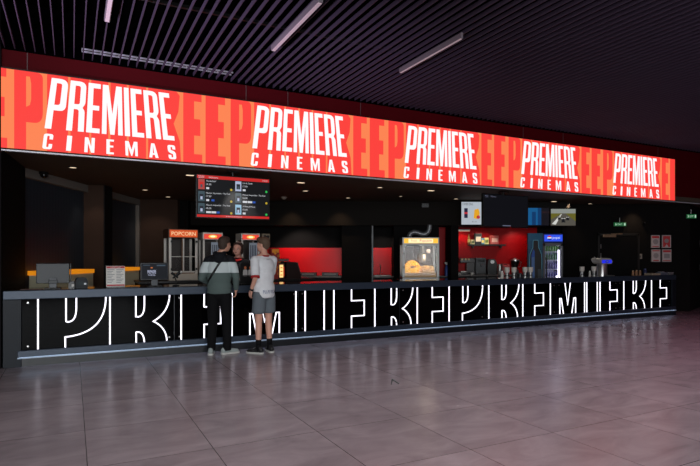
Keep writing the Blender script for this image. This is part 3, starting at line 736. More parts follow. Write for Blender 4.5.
bm = NB(); bb(bm, 0, .17, .0, .2, 0, .62, bev=.005); obj('tower_box', bm, mat('tower_red', (120, 22, 14), .5, emit=.12), t)
bm = NB()
for i in range(9):
    x, z = .04+.09*(i % 2)+.02*((i*7) % 3), .05+i*.06
    disc(bm, x, z, .028, -.003, i % 2, seg=10); disc(bm, x+.02, z+.02, .017, -.004, 1, seg=8)
quad(bm, .01, .16, .54, .61, -.003, 0)
obj('print', bm, [mat('tower_amber', (190, 120, 25), .5, emit=.2), mat('tower_gold', (150, 85, 20), .5, emit=.15)], t, rec=False)
t = thing('hot_display', 'glowing warm light display case right of the red snack tower', 'display case', Cp(279.3, 1.85, 1.06), TH)
bm = NB(); bb(bm, 0, .13, .03, .25, 0, .33, bev=.006); obj('housing', bm, mat('case_brown', (70, 36, 22), .45), t)
bm = NB(); quad(bm, .015, .095, .03, .29, .027, 0)
for i in range(3): quad(bm, .03, .08, .07+.075*i, .09+.075*i, .025, 1)
quad(bm, .095, .125, .05, .25, .027, 2)
obj('lit_window', bm, [glow('warm_window', (255, 205, 130), 1.3), glow('warm_item', (200, 110, 50), .9), glow('warm_edge', (170, 50, 25), .8)], t, rec=False)
bm = NB(); bb(bm, .0, .21, 0, .25, .36, .41, bev=.006); bb(bm, .1, .16, -.01, 0, .365, .4); obj('top_tray', bm, mat('top_grey', (95, 92, 90), .4), t)
bm = NB(); bb(bm, .0, .02, .1, .12, .33, .36); bb(bm, .11, .13, .1, .12, .33, .36); obj('tray_post', bm, bplas, t)
t = thing('hot_food_unit', 'dark sloped hot food unit before the left red wall panel', 'food warmer', Cp(286.5, 1.87, 1.06), TH)
bm = NB(); prism(bm, [(0, 0), (.33, 0), (.31, .1), (.235, .33), (0, .35)], .0, .45); obj('housing', bm, mat('unit_brown_black', (38, 22, 20), .3), t)
bm = NB(); prism(bm, [(.305, .1), (.325, .1), (.25, .34), (.232, .335)], -.004, .45); obj('edge_trim', bm, mat('dull_steel', (95, 80, 76), .4, metal=.5), t)
for k, (px, lab) in enumerate(((308, 'left low steel tray unit under the left red wall panel'), (330, 'right low steel tray unit under the left red wall panel'))):
    t = thing('tray_unit', lab, 'tray', P(px, 279, 14.55), 0, 'low tray units under the red panel'); t.location.z = 1.0
    bm = NB(); bb(bm, -.22, .22, 0, .35, 0, .09, bev=.006); obj('housing', bm, bplas, t)
    bm = NB(); bb(bm, -.16, .16, -.006, .0, .03, .07, bev=.004); obj('label_plate', bm, mat('plate_grey', (105, 98, 95), .4), t)
t = thing('mixer_tap', 'slim steel tap before the small red wall panel', 'tap', P(380.5, 275, 14.6)); t.location.z = 1.0
bm = NB(); tube(bm, [(0, 0, 0), (0, 0, .26), (.0, -.03, .3), (0, -.09, .3), (0, -.11, .26)], .012); lathe(bm, [(.03, 0), (.025, .03), (.013, .035)], seg=12); obj('spout', bm, steel, t, smooth='auto')
bm = NB(); tube(bm, [(.012, 0, .08), (.06, 0, .1)], .007); obj('lever', bm, steel, t)
t = thing('drip_tray', 'shallow steel tray on the small counter below the tap', 'tray', P(382, 278, 14.45)); t.location.z = 1.0
bm = NB(); bb(bm, -.2, .24, 0, .12, 0, .025, bev=.006); obj('tray_body', bm, steel2, t)
bm = NB(); bb(bm, -.18, .22, .015, .105, .0255, .03); obj('grid', bm, dplas, t)

# big popcorn machine with yellow header
px0, px1, dd = 402.3, 439.3, 12.25
w = (px1-px0)*dd/F; h = .985
t = thing('popcorn_machine', 'bright popcorn machine with a yellow lit header and silver exhaust hose', 'popcorn machine', (P(px0, 0, dd).x, dd, .99))
D_ = .62; top = 1.5+(257.5-237.3)*dd/F-.99
bm = NB(); bb(bm, 0, w, 0, D_, 0, .06, bev=.008); obj('base', bm, mat('machine_grey', (150, 150, 148), .4, metal=.3), t)
for x, y in ((0, 0), (w-.06, 0), (0, D_-.05), (w-.06, D_-.05)):
    bm = NB(); bb(bm, x, x+.06, y, y+.05, .06, top-.16, bev=.006); obj('post', bm, MATS['machine_grey'], t)
bm = NB(); bb(bm, .0, w, 0, D_, top-.16, top, bev=.008); hd = obj('header', bm, MATS['machine_grey'], t)
bm = NB(); quad(bm, .04, w-.03, top-.135, top-.025, -.004, 0); quad(bm, .14, w-.14, top-.125, top-.035, -.005, 1)
textbm(bm, 'Fresh', .2, top-.1, .055, -.007, 2, width=.13); textbm(bm, 'Popcorn', .4, top-.1, .06, -.007, 3, width=.27)
obj('sign', bm, [glow('pop_gold', (255, 192, 60), 1.1), glow('pop_cream', (255, 240, 190), 1.1), glow('pop_tan', (235, 190, 110), .9), glow('pop_red', (225, 80, 50), .9)], hd, rec=False)
bm = NB(); bb(bm, .06, w-.06, .012, .018, .06, top-.2); obj('glass_front', bm, warmg, t)
bm = NB(); bb(bm, w-.03, w-.024, .05, D_-.05, .06, top-.16); bb(bm, .024, .03, .05, D_-.05, .06, top-.16); obj('glass_side', bm, warmg, t)
bm = NB(); bb(bm, .06, w-.06, .0, .02, top-.2, top-.16); bb(bm, .09, .4, -.004, 0, top-.195, top-.165); obj('door_rail', bm, MATS['machine_grey'], t)
bm = NB(); bb(bm, .1, .38, -.009, -.005, top-.19, top-.17); obj('vent_slot', bm, bplas, t)
for z in (.27, .58):
    bm = NB(); bb(bm, .02, .055, -.02, 0, z, z+.04); obj('hinge', bm, bplas, t)
bm = NB(); bb(bm, .03, w-.03, D_-.03, D_-.02, .06, top-.16); obj('back_panel', bm, mat('machine_back', (84, 72, 66), .5), t)
bm = NB(); lathe(bm, [(.09, 0), (.1, .03), (.1, .17), (.11, .175), (.02, .2)], (w*.58, .3, .42), 18); tube(bm, [(w*.58, .3, .6), (w*.58, .3, top-.17)], .05); tube(bm, [(w*.45, .3, .5), (w*.35, .3, .5), (w*.33, .3, .62), (w*.33, .3, top-.16)], .014); obj('kettle', bm, mat('kettle_steel', (150, 146, 140), .5, metal=.4), t, smooth='auto')
bm = NB(); ball(bm, (w*.75, .25, .66), .05, 2); obj('heat_lamp', bm, glow('heat_lamp_glow', (255, 225, 200), 1.0), t, smooth=True)
# popcorn heap: a lumpy drift; the yellow batch and the pale batch
def heap(cx, rx, hh, col, nm, lab, ry=.24, n=170, z0=.161, cut=(.065, .95)):
    bm = NB(); random.seed(len(nm)*3)
    ball(bm, (cx, .28, z0-.01), (rx*.92, ry*.92, hh*.9), 2)
    for i in range(n):
        a = random.uniform(0, 2*PI); q = math.sqrt(random.random()); x = cx+rx*q*math.cos(a); y = .28+ry*q*math.sin(a); z = z0+hh*math.sqrt(max(0, 1-q*q))
        if cut[0]+.02 < x < min(w-.08, cut[1]): ball(bm, (x, y, z), random.uniform(.014, .026), 1)
    for v in bm.verts:
        v.co.x = min(max(v.co.x, max(.066, cut[0])), min(w-.066, cut[1])); v.co.z = max(v.co.z, z0); v.co.y = min(max(v.co.y, .03), D_-.06)
    o = obj(nm, bm, col, None, smooth=True); o.location = t.location; tag(o, lab, 'popcorn', kind='stuff')
heap(.25, .2, .27, mat('popcorn_yellow', (252, 182, 30), .7, emit=.5, noise=.25, nscale=25), 'yellow_popcorn', 'bright yellow popcorn heap at the left of the big popcorn machine', cut=(.065, .9))  # both heaps glow on their own in place of lamp light
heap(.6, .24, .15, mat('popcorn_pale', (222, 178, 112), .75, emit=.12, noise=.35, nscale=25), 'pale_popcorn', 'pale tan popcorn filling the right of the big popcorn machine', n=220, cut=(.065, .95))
bm = NB(); bb(bm, .062, w-.062, .03, D_-.06, .06, .16)
o = obj('popcorn_bed', bm, mat('popcorn_bed', (190, 150, 95), .8, noise=.5, nscale=40, bump=.6)); o.location = t.location; tag(o, 'flat bed of tan popcorn along the bottom of the big machine', 'popcorn', kind='stuff')
o = thing('popcorn_scoop', 'small steel scoop lying in the yellow popcorn heap', 'scoop', t.location+Vector((.24, .07, .27)))
bm = NB(); lathe(bm, [(.045, 0), (.055, .04), (.05, .045), (.04, .01)], seg=12); obj('bowl', bm, steel, o, smooth='auto'); bm = NB(); tube(bm, [(.05, 0, .03), (.11, 0, .05)], .01); obj('handle', bm, bplas, o)
bm = NB(); pts = [P(px, py, dd+.3) for px, py in ((409, 237), (410.5, 233.5), (414, 232), (418, 232.8), (422, 234.3), (426, 234), (428.5, 231.5), (429.5, 228), (429.8, 224))]
fine = []
for i in range(len(pts)-1):
    for k in range(5): fine.append(pts[i].lerp(pts[i+1], k/5)-t.location)
tube(bm, fine, [.05+.008*(i % 2) for i in range(len(fine))], 12)
obj('exhaust_hose', bm, mat('foil_grey', (120, 122, 124), .4, metal=.5), t, smooth=True)
pl_ = bpy.data.lights.new('popcorn_lamp', 'POINT'); pl_.energy = 2.6; pl_.color = (1, .82, .6); pl_.shadow_soft_size = .05
lo = bpy.data.objects.new('popcorn_lamp', pl_); C.objects.link(lo); lo.location = t.location+Vector((w*.72, .12, .52))

# ------------------------------------------------------------------ the red coffee wall
t = thing('wall_shelf', 'black shelf on the red wall below the blank hanging screen', 'shelf', P(485.5, 245.2, 14.98)); sz = t.location.z
bm = NB(); bb(bm, -.5, .5, -.24, 0, -.02, .02, bev=.004); obj('board', bm, bplas, t)
bm = NB(); bb(bm, -.4, -.37, -.2, 0, -.08, -.02); bb(bm, .37, .4, -.2, 0, -.08, -.02); obj('bracket', bm, bplas, t)
def on_shelf(name, label, px, w, h, col, cat, shape='box', d=.12, col2=None):
    x = P(px, 0, 14.82).x; o = thing(name, label, cat, (x, 14.84, sz+.02))
    if shape == 'box':
        bm = NB(); bb(bm, -w/2, w/2, -d/2, d/2, 0, h, bev=.004); obj('pack', bm, mat(name+str(px), col, .4), o)
        bm = NB(); quad(bm, -w*.36, w*.36, h*.25, h*.7, -d/2-.002, 0); obj('printed_label', bm, mat(name+str(px)+'p', col2 or (220, 200, 120), .5), o, rec=False)
    else:
        bm = NB(); lathe(bm, [(w*.5, 0), (w*.5, h*.6), (w*.42, h*.7), (w*.2, h*.8), (w*.2, h)], seg=14); obj('bottle', bm, mat(name+str(px), col, .3), o, smooth='auto')
        bm = NB(); cone(bm, (0, 0, h*.2), (0, 0, h*.5), w*.515, seg=14); obj('printed_label', bm, mat(name+str(px)+'p', col2 or (220, 200, 120), .5), o)
on_shelf('syrup_bottle', 'slim amber bottle at the left end of the red wall shelf', 469, .06, .28, (150, 120, 60), 'bottle', 'b')
on_shelf('snack_packet', 'small pale packet beside the amber bottle on the shelf', 472.5, .1, .13, (200, 190, 140), 'packet', col2=(90, 110, 60))
on_shelf('snack_box', 'tall black snack box with pale pattern on the shelf', 478, .19, .3, (24, 26, 28), 'box', col2=(190, 175, 150))
on_shelf('snack_packet', 'yellow and blue packet before the tall black box on shelf', 482.5, .09, .17, (90, 150, 180), 'packet', col2=(230, 200, 90))
on_shelf('snack_packet', 'cream triangle packet at the middle of the red wall shelf', 486.5, .11, .18, (225, 205, 130), 'packet', col2=(120, 140, 60))
on_shelf('snack_box', 'dark box right of the cream packet on the red wall shelf', 487.5, .13, .28, (34, 36, 40), 'box', d=.1, col2=(120, 115, 105)).__class__ if False else None
on_shelf('popcorn_bucket', 'pink and white striped bucket at the right of the shelf', 494.3, .22, .24, (215, 90, 80), 'bucket', col2=(245, 190, 170))
t = thing('strip_light', 'small lit strip light high on the red wall left', 'light', P(463, 230.2, 14.99))
bm = NB(); bb(bm, -.19, .19, -.05, 0, -.02, .025, bev=.005); obj('housing', bm, steel2, t); bm = NB(); bb(bm, -.18, .18, -.045, -.005, -.026, -.02); obj('tube', bm, glow('strip_glow', (255, 230, 200), 1.3), t)
zc = 1.04
def base(px, d=14.62, z=zc): v = P(px, 0, d); return Vector((v.x, d, z))
t = thing('coffee_machine', 'black box coffee machine with grey buttons at middle of red wall counter', 'coffee machine', base(481))
bm = NB(); bb(bm, -.14, .14, 0, .3, .0, .45, bev=.012); obj('body', bm, mat('machine_charcoal', (48, 50, 54), .35), t)
bm = NB(); bb(bm, -.1, .1, -.012, 0, .33, .41, bev=.003); obj('display', bm, mat('panel_black', (14, 15, 18), .2), t)
bm = NB(); bb(bm, -.11, .11, -.05, .0, .02, .05); bb(bm, -.03, .03, -.06, 0, .22, .3, bev=.005); obj('dispenser', bm, mat('panel_dark', (26, 28, 30), .3), t)
t = thing('espresso_machine', 'wide dark espresso machine at the left end of the red wall counter', 'coffee machine', base(467.5, 14.66))
bm = NB(); bb(bm, -.2, .21, 0, .3, .32, .44, bev=.01); bb(bm, .0, .21, .1, .3, 0, .32); bb(bm, -.2, .21, .0, .3, 0, .06, bev=.005); obj('body', bm, mat('espresso_dark', (32, 20, 19), .3), t)
bm = NB(); bm.free()
for x in (-.15, -.05, .03): bm = NB(); cone(bm, (x, -.04, .41), (x, .0, .41), .024); obj('dial', bm, mat('brass_knob', (150, 125, 85), .35, metal=.5), t)
bm = NB(); bb(bm, -.17, -.03, .02, .1, .06, .09, bev=.004); obj('drip_tray', bm, steel2, t)
t = thing('coffee_grinder', 'black rounded coffee grinder right of the box coffee machine', 'grinder', base(492.3))
bm = NB(); prism(bm, rpoly([(-.12, 0), (.13, 0), (.13, .3, .05), (.08, .42, .05), (-.1, .42, .06), (-.13, .2, .03)]), .0, .26); obj('body', bm, bplas, t)
bm = NB(); cone(bm, (.0, .0, .34), (.0, -.03, .34), .05); cone(bm, (.0, -.03, .34), (.0, -.034, .34), .035); obj('dial', bm, steel, t)
t = thing('milk_jug', 'steel jug right of the black grinder', 'jug', base(499.8, 14.55))
bm = NB(); lathe(bm, [(.06, 0), (.075, .04), (.055, .2), (.065, .28), (.05, .285)], seg=18); obj('body', bm, steel, t, smooth='auto')
bm = NB(); tube(bm, [(.06, 0, .24), (.11, 0, .22), (.11, 0, .1), (.065, 0, .07)], .01); obj('handle', bm, steel, t)
t = thing('red_canister', 'red canister behind the white cups on the red wall counter', 'canister', base(506.5, 14.66))
bm = NB(); bb(bm, -.11, .11, 0, .2, 0, .27, bev=.03); obj('body', bm, mat('canister_red', (190, 60, 62), .4), t); bm = NB(); bb(bm, -.11, .11, .02, .18, .27, .29, bev=.008); obj('lid', bm, mat('canister_lid', (120, 40, 42), .4), t)
t = thing('blender', 'steel topped blender with black jug right of the red canister', 'blender', base(516, 14.6))
bm = NB(); bb(bm, -.08, .08, -.0, .17, 0, .14, bev=.015); obj('motor_base', bm, dplas, t)
bm = NB(); lathe(bm, [(.065, .14), (.12, .36), (.1, .37)], (0, .085, 0), 18); obj('jug', bm, bplas, t, smooth='auto')
bm = NB(); lathe(bm, [(.122, .365), (.12, .4), (.05, .43), (.03, .45)], (0, .085, 0), 18); tube(bm, [(.1, .085, .36), (.17, .085, .33), (.15, .085, .22), (.09, .085, .2)], .012); obj('lid', bm, steel, t, smooth='auto')
for k, (px, lab) in enumerate(((458, 'small white cup at the left of the red wall counter'), (472, 'small white saucer stack before the espresso machine'))):
    t = thing('cup', lab, 'cup', base(px, 14.42)); bm = NB(); lathe(bm, [(.03, 0), (.045, .06), (.04, .06), (.028, .01)], seg=14); obj('bowl', bm, white, t, smooth='auto'); bm = NB(); tube(bm, [(.04, 0, .05), (.065, 0, .04), (.036, 0, .015)], .006); obj('handle', bm, white, t)
t = thing('water_bottle', 'blue spray bottle standing left of the black pillar', 'bottle', P(446.5, 275, 14.72)); t.location.z = 1.0
bm = NB(); lathe(bm, [(.045, 0), (.045, .22), (.02, .27), (.02, .3)], seg=14); obj('body', bm, mat('bottle_blue', (60, 90, 170), .3), t, smooth='auto')
bm = NB(); cone(bm, (0, 0, .3), (0, 0, .33), .025); bb(bm, -.05, .02, -.015, .015, .33, .37, bev=.005); obj('spray_head', bm, white, t)
t = thing('prep_ledge', 'narrow dark ledge under the blue spray bottle', 'shelf', (2.5, 14.7, 0)); bm = NB(); bb(bm, -.1, .14, -.15, .28, .97, 1.0); obj('board', bm, bplas, t); bm = NB(); bb(bm, -.08, .12, -.1, .28, 0, .97); obj('cabinet', bm, black, t)
t = thing('wall_hook', 'small pale hook on the red wall left of the black pillar', 'hook', P(446.3, 256, 14.985))
bm = NB(); bb(bm, -.015, .015, -.012, 0, -.06, .06); obj('plate', bm, steel, t); bm = NB(); tube(bm, [(0, -.01, .04), (0, -.05, .03), (0, -.055, .07)], .008); obj('prong', bm, steel, t)

# bottle poster and drinks fridge
t = thing('bottle_poster', 'blue poster of a giant dark bottle beside the drinks fridge', 'poster', P(535.3, 0, 13.98)); t.location.z = 0
w = 15.3*13.98/F; zb, zt = .06, 2.13
bm = NB(); bb(bm, -w/2, w/2, 0, .06, 0, zt, bev=.004); obj('panel', bm, mat('poster_side', (14, 34, 52), .5), t)
bm = NB()
def steps(c0, c1, n=6): return [tuple(c0[i]+(c1[i]-c0[i])*k/(n-1) for i in range(3)) for k in range(n)]
for k in range(6): quad(bm, -w/2+.006, w/2-.006, .9*(k > 0)+zb*(k == 0)+(zt-.9)*k/6, .9+(zt-.9)*(k+1)/6, -.002, k)
cx = .0
prof = [(.06, .15), (1.45, .15), (1.58, .14), (1.68, .1), (1.75, .065), (1.9, .06), (1.94, .05)]
for wid, yy, mi in ((.018, -.004, 8), (0, -.005, 6)):
    for (z0_, a_), (z1_, b_) in zip(prof, prof[1:]): fill(bm, [[(.01-a_-wid, z0_), (.01+a_+wid*.9, z0_), (.01+b_+wid, z1_+wid), (.01-b_-wid, z1_+wid)]], yy, mi)
quad(bm, -.1, -.02, zb, 1.58, -.007, 7); fill(bm, [[(-.1, 1.5), (-.02, 1.52), (-.02, 1.66), (-.05, 1.72), (-.075, 1.66), (-.1, 1.56)]], -.008, 9)
quad(bm, .06, .17, zb, 1.2, -.007, 10)
obj('print', bm, [mat('pblue%d' % k, c, .4, emit=.12) for k, c in enumerate(steps((20, 36, 55), (12, 78, 110)))]+[mat('pcola', (22, 14, 14), .4), mat('plabel', (70, 100, 150), .4, emit=.1), mat('phalo', (80, 140, 160), .4, emit=.08), mat('pbluel', (30, 70, 150), .4, emit=.1), mat('pgrey', (60, 66, 74), .4)], t, rec=False)
fd = 14.0; fx0, fx1 = P(543.2, 0, fd).x, P(562.8, 0, fd).x; fw_ = fx1-fx0; fh = 2.12
fr = thing('drinks_fridge', 'lit upright drinks fridge with a blue header right of the bottle poster', 'fridge', (fx0, fd, 0))
bm = NB(); bb(bm, 0, fw_, .55, .6, 0.1, fh-.24); bb(bm, 0, .035, .02, .55, .1, fh-.24); bb(bm, fw_-.035, fw_, .02, .55, .1, fh-.24); bb(bm, 0, fw_, .02, .6, 0, .12); obj('cabinet', bm, mat('fridge_grey', (120, 122, 128), .4, metal=.2), fr)
bm = NB(); bb(bm, 0, fw_, 0, .6, fh-.24, fh, bev=.01); hd = obj('header', bm, mat('fridge_header', (20, 40, 120), .4), fr)
bm = NB(); quad(bm, .03, fw_-.01, fh-.2, fh-.03, -.004, 0); disc(bm, .16, fh-.11, .055, -.006, 1); fill(bm, [[(.16+.055*math.cos(a), fh-.11+.055*math.sin(a)) for a in [k*PI/10 for k in range(1, 10)]]], -.007, 2)
fill(bm, [[(.16+.055*math.cos(a), fh-.11+.055*math.sin(a)) for a in [-k*PI/10 for k in range(9, 0, -1)]]], -.007, 3)
textbm(bm, 'pepsi', .24, fh-.135, .07, -.006, 1, width=.19)
obj('sign', bm, [glow('pep_blue', (45, 80, 225), 1.1), glow('pep_white', (225, 230, 255), 1.0), glow('pep_red', (205, 45, 60), .9), glow('pep_navy', (20, 40, 150), .9)], hd, rec=False)
bm = NB(); bb(bm, .0, .05, -.01, .02, .12, fh-.25); bb(bm, fw_-.05, fw_, -.01, .02, .12, fh-.25); bb(bm, .0, fw_, -.01, .02, fh-.32, fh-.25); bb(bm, .0, fw_, -.01, .02, .12, .2); dr_ = obj('door', bm, mat('door_grey', (105, 106, 112), .4, metal=.3), fr)
bm = NB(); bb(bm, .05, fw_-.05, .0, .006, .2, fh-.32); obj('door_glass', bm, warmg, dr_)
bm = NB(); bb(bm, fw_-.115, fw_-.075, .02, .05, .2, fh-.42); obj('light_tube', bm, glow('fridge_tube', (235, 230, 255), 2.2), fr)
bm = NB(); bb(bm, .06, .09, -.05, -.012, .9, 1.5, bev=.005); obj('handle', bm, bplas, dr_)
shz = [.93, 1.2, 1.44, 1.66]
for z in shz:
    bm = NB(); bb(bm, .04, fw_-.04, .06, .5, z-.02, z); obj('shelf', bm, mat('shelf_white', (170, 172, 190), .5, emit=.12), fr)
bm = NB(); bb(bm, .04, fw_-.04, .53, .545, .12, fh-.25); obj('lining', bm, mat('fridge_lining', (130, 132, 165), .6, emit=.22), fr)  # lining emits a bluish glow in place of light from the tube
kinds = [('lowest', (62, 60, 110)), ('second lowest', (70, 68, 105)), ('third', (60, 90, 72)), ('top', (70, 105, 60))]
proto = None
for i, (z, (nm, col)) in enumerate(zip(shz, kinds)):
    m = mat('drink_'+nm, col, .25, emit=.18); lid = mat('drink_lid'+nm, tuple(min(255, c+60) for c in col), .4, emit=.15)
    bm = NB(); lathe(bm, [(.028, 0), (.031, .01), (.031, .12), (.014, .165), (.014, .185)], seg=10); b_me = None
    pr = None
    for k in range(6):
        loc = Vector((fx0+.085+k*.068, fd+.13, z))
        lab = '%s small drink bottle on the %s lit fridge shelf' % (['leftmost', 'second from left', 'third from left', 'third from right', 'second from right', 'rightmost'][k], nm)
        if pr is None:
            pr = thing('drink_bottle', lab, 'bottle', loc, 0, 'drink bottles on the %s fridge shelf' % nm)
            obj('bottle_body', bm, m, pr, smooth='auto'); bm2 = NB(); cone(bm2, (0, 0, .186), (0, 0, .2), .016, seg=10); obj('cap', bm2, lid, pr)
        else: dup(pr, loc, 0, lab)
lp = bpy.data.lights.new('fridge_lamp', 'AREA'); lp.energy = 3; lp.size = .1; lp.shape = 'RECTANGLE'; lp.size_y = 1.1; lp.color = (.85, .85, 1)
lo = bpy.data.objects.new('fridge_lamp', lp); C.objects.link(lo); lo.location = (fx0+fw_-.1, fd+.06, 1.25); lo.rotation_euler = (PI/2, 0, PI*.75)

# ------------------------------------------------------------------ cups, tap tower and small things on the bar
cupw = mat('paper_cup_white', (215, 210, 200), .55); steelc = mat('dispenser_steel', (150, 150, 148), .35, metal=.6)
first = {}
def cupset(px, ordn, rows, h=.105, n=.36):
    loc = Cp(px, n)
    lab = '%s steel cup dispenser %s' % (ordn, rows)
    if 'd' not in first:
        t = thing('cup_dispenser', lab, 'cup dispenser', loc, TH, 'steel cup dispensers on the bar')
        bm = NB(); lathe(bm, [(.05, 0), (.05, .012), (.038, .016), (.038, h), (.046, h+.005), (.046, h+.014)], seg=18); obj('holder', bm, steelc, t, smooth='auto')
        bm = NB(); lathe(bm, [(.039, .04), (.04, .05), (.039, .06)], seg=18); obj('band', bm, dplas, t, smooth='auto')
        first['d'] = t
    else: t = dup(first['d'], loc, TH, lab)
    for k in range(3):
        l2 = '%s white paper cup in the %s dispenser %s' % (('lowest', 'middle', 'topmost')[k], ordn, rows); lc = loc+Vector((0, 0, h+.0145+k*.028))
        if 'c' not in first:
            bm = NB(); lathe(bm, [(.048, 0), (.058, .05), (.061, .052), (.061, .056), (.054, .056), (.045, .006)], seg=18)
            c = obj('paper_cup', bm, cupw, None, smooth='auto'); tag(c, l2, 'cup', 'white paper cups in the dispensers'); c.location = lc; first['c'] = c
        else:
            c = first['c'].copy(); C.objects.link(c); c.location = lc; c['label'] = l2
for px, o_ in ((507, 'leftmost'), (514, 'second')): cupset(px, o_, 'in the left bar group')
for px, o_ in ((525, 'third'), (530.5, 'fourth')): cupset(px, o_, 'in the left bar group')
for px, o_ in ((582, 'left'), (594, 'right')): cupset(px, o_, 'beside the beer tap tower', n=.3)
def jar(px, n, r, h, lab, m, name='sugar_shaker', cat='shaker', cap=steel):
    t = thing(name, lab, cat, Cp(px, n), TH)
    bm = NB(); lathe(bm, [(r, 0), (r*1.03, h*.1), (r, h*.7), (r*.7, h*.8)], seg=16); obj('body', bm, m, t, smooth='auto')
    bm = NB(); lathe(bm, [(r*.75, h*.8), (r*.75, h*.95), (r*.4, h)], seg=16); obj('cap', bm, cap, t, smooth='auto')
jar(502, .3, .035, .16, 'pale shaker jar left of the first cup dispenser', mat('pale_jar', (205, 200, 190), .4))
jar(589.8, .3, .025, .13, 'small white shaker between the two right cup dispensers', MATS['pale_jar'])
jar(520, .42, .06, .1, 'low dark tin between the two pairs of cup dispensers', dplas, 'tin', 'tin', dplas)
jar(633, .3, .03, .12, 'left small brown jar on the right end of the bar', mat('brown_jar', (140, 100, 70), .4), 'jar', 'jar', mat('tan_lid', (170, 140, 110), .4))
jar(636.5, .3, .03, .13, 'middle small brown jar on the right end of the bar', MATS['brown_jar'], 'jar', 'jar', MATS['tan_lid'])
jar(640, .3, .03, .12, 'right small brown jar on the right end of the bar', MATS['brown_jar'], 'jar', 'jar', MATS['tan_lid'])
jar(645, .36, .045, .16, 'dark blue rounded bottle at the right end of the bar', mat('navy_bottle', (36, 44, 80), .3), 'bottle', 'bottle', mat('navy_cap', (60, 70, 120), .3))
t = thing('serving_tray', 'cream folded tray near the right end of the bar', 'tray', Cp(652.5, .17), TH)
bm = NB(); bb(bm, -.17, .17, -.1, .1, 0, .03, bev=.006); obj('tray_base', bm, mat('cream_tray', (165, 150, 130), .5), t); bm = NB(); bb(bm, -.17, .17, -.11, -.1, 0, .045); bb(bm, -.17, .17, .1, .11, 0, .045); obj('rim', bm, MATS['cream_tray'], t)
t = thing('napkin_box', 'grey blue box right of the cream tray on the bar', 'box', Cp(661.5, .13), TH)
bm = NB(); bb(bm, -.13, .13, -.08, .08, 0, .06, bev=.006); obj('case', bm, mat('slate_box', (90, 96, 110), .45), t); bm = NB(); bb(bm, -.08, .05, -.05, .05, .06, .085, bev=.004); obj('napkins', bm, mat('napkin_grey', (130, 132, 140), .7), t)
t = thing('plastic_tub', 'flat grey tub at the very right end of the bar', 'tub', Cp(668.5, .1), TH)
bm = NB(); bb(bm, -.09, .09, -.08, .08, 0, .055, bev=.008); obj('tub_body', bm, mat('tub_grey', (105, 105, 108), .45), t); bm = NB(); bb(bm, -.095, .095, -.085, .085, .055, .065, bev=.003); obj('lid', bm, mat('tub_lid', (125, 124, 126), .45), t)
t = thing('beer_tap', 'silver beer tap tower with blue lit head on the bar', 'beer tap', Cp(602, .34), TH)
bm = NB(); lathe(bm, [(.135, 0), (.135, .02), (.12, .025), (.12, .30), (.13, .32)], seg=24); obj('column', bm, steel, t, smooth='auto')
bm = NB(); prism(bm, rpoly([(-.22, .36), (-.2, .33), (-.13, .29, .02), (.2, .29, .06), (.24, .35, .04), (.16, .43, .05), (-.2, .44, .03), (-.25, .4, .02)]), -.12, .12); obj('head', bm, steel2, t)
bm = NB(); quad(bm, -.16, .2, .31, .39, -.123, 0); disc(bm, .03, .35, .07, -.125, 1, rz=.025); textbm(bm, 'BEER', .03, .34, .02, -.127, 2, width=.07, align='CENTER'); obj('lit_badge', bm, [glow('tap_blue', (35, 45, 220), 1.1), glow('tap_navy', (20, 25, 120), 1.0), glow('tap_text', (120, 130, 250), 1.)], t, rec=False)
bm = NB(); tube(bm, [(-.17, -.02, .33), (-.17, -.08, .31), (-.17, -.1, .25)], .014); tube(bm, [(-.24, -.02, .41), (-.3, -.02, .46)], .014); obj('spout', bm, steel, t, smooth='auto')
bm = NB(); bb(bm, -.1, .12, -.26, -.12, 0, .02, bev=.004); obj('drip_tray', bm, steel, t)

# ------------------------------------------------------------------ right end: signs, posters, switch
exg = glow('exit_green', (20, 95, 50), .75); exw = glow('exit_white', (190, 225, 200), .8)
def exit_sign(label, p, w, h, rz):
    t = thing('exit_sign', label, 'exit sign', p, rz)
    bm = NB(); bb(bm, -w/2, w/2, 0, .04, -h/2, h/2, bev=.004); obj('housing', bm, mat('exit_case', (40, 60, 48), .5), t)
    bm = NB(); quad(bm, -w/2+.008, w/2-.008, -h/2+.008, h/2-.008, -.003, 0); textbm(bm, 'EXIT', -.0, -h*.2, h*.42, -.005, 1, width=w*.36, align='CENTER')
    quad(bm, w*.3, w*.42, -h*.3, h*.3, -.005, 1); disc(bm, -w*.33, h*.22, h*.08, -.005, 1, seg=10)
    fill(bm, [[(-w*.36, -h*.3), (-w*.33, -h*.3), (-w*.31, -h*.05), (-w*.27, -h*.25), (-w*.25, -h*.22), (-w*.29, h*.12), (-w*.35, h*.12)]], -.005, 1)
    obj('lit_face', bm, [exg, exw], t, rec=False)
    bm = NB(); cone(bm, (0, .02, h/2), (0, .02, h/2+.12), .008); obj('hanger', bm, steel, t)
exit_sign('green lit exit sign above the dark door', P(620, 224.3, 14.9), .36, .115, 0)
exit_sign('green lit exit sign in the dark passage at the far right edge', P(691.5, 216.3, 14.9), .29, .125, 0)
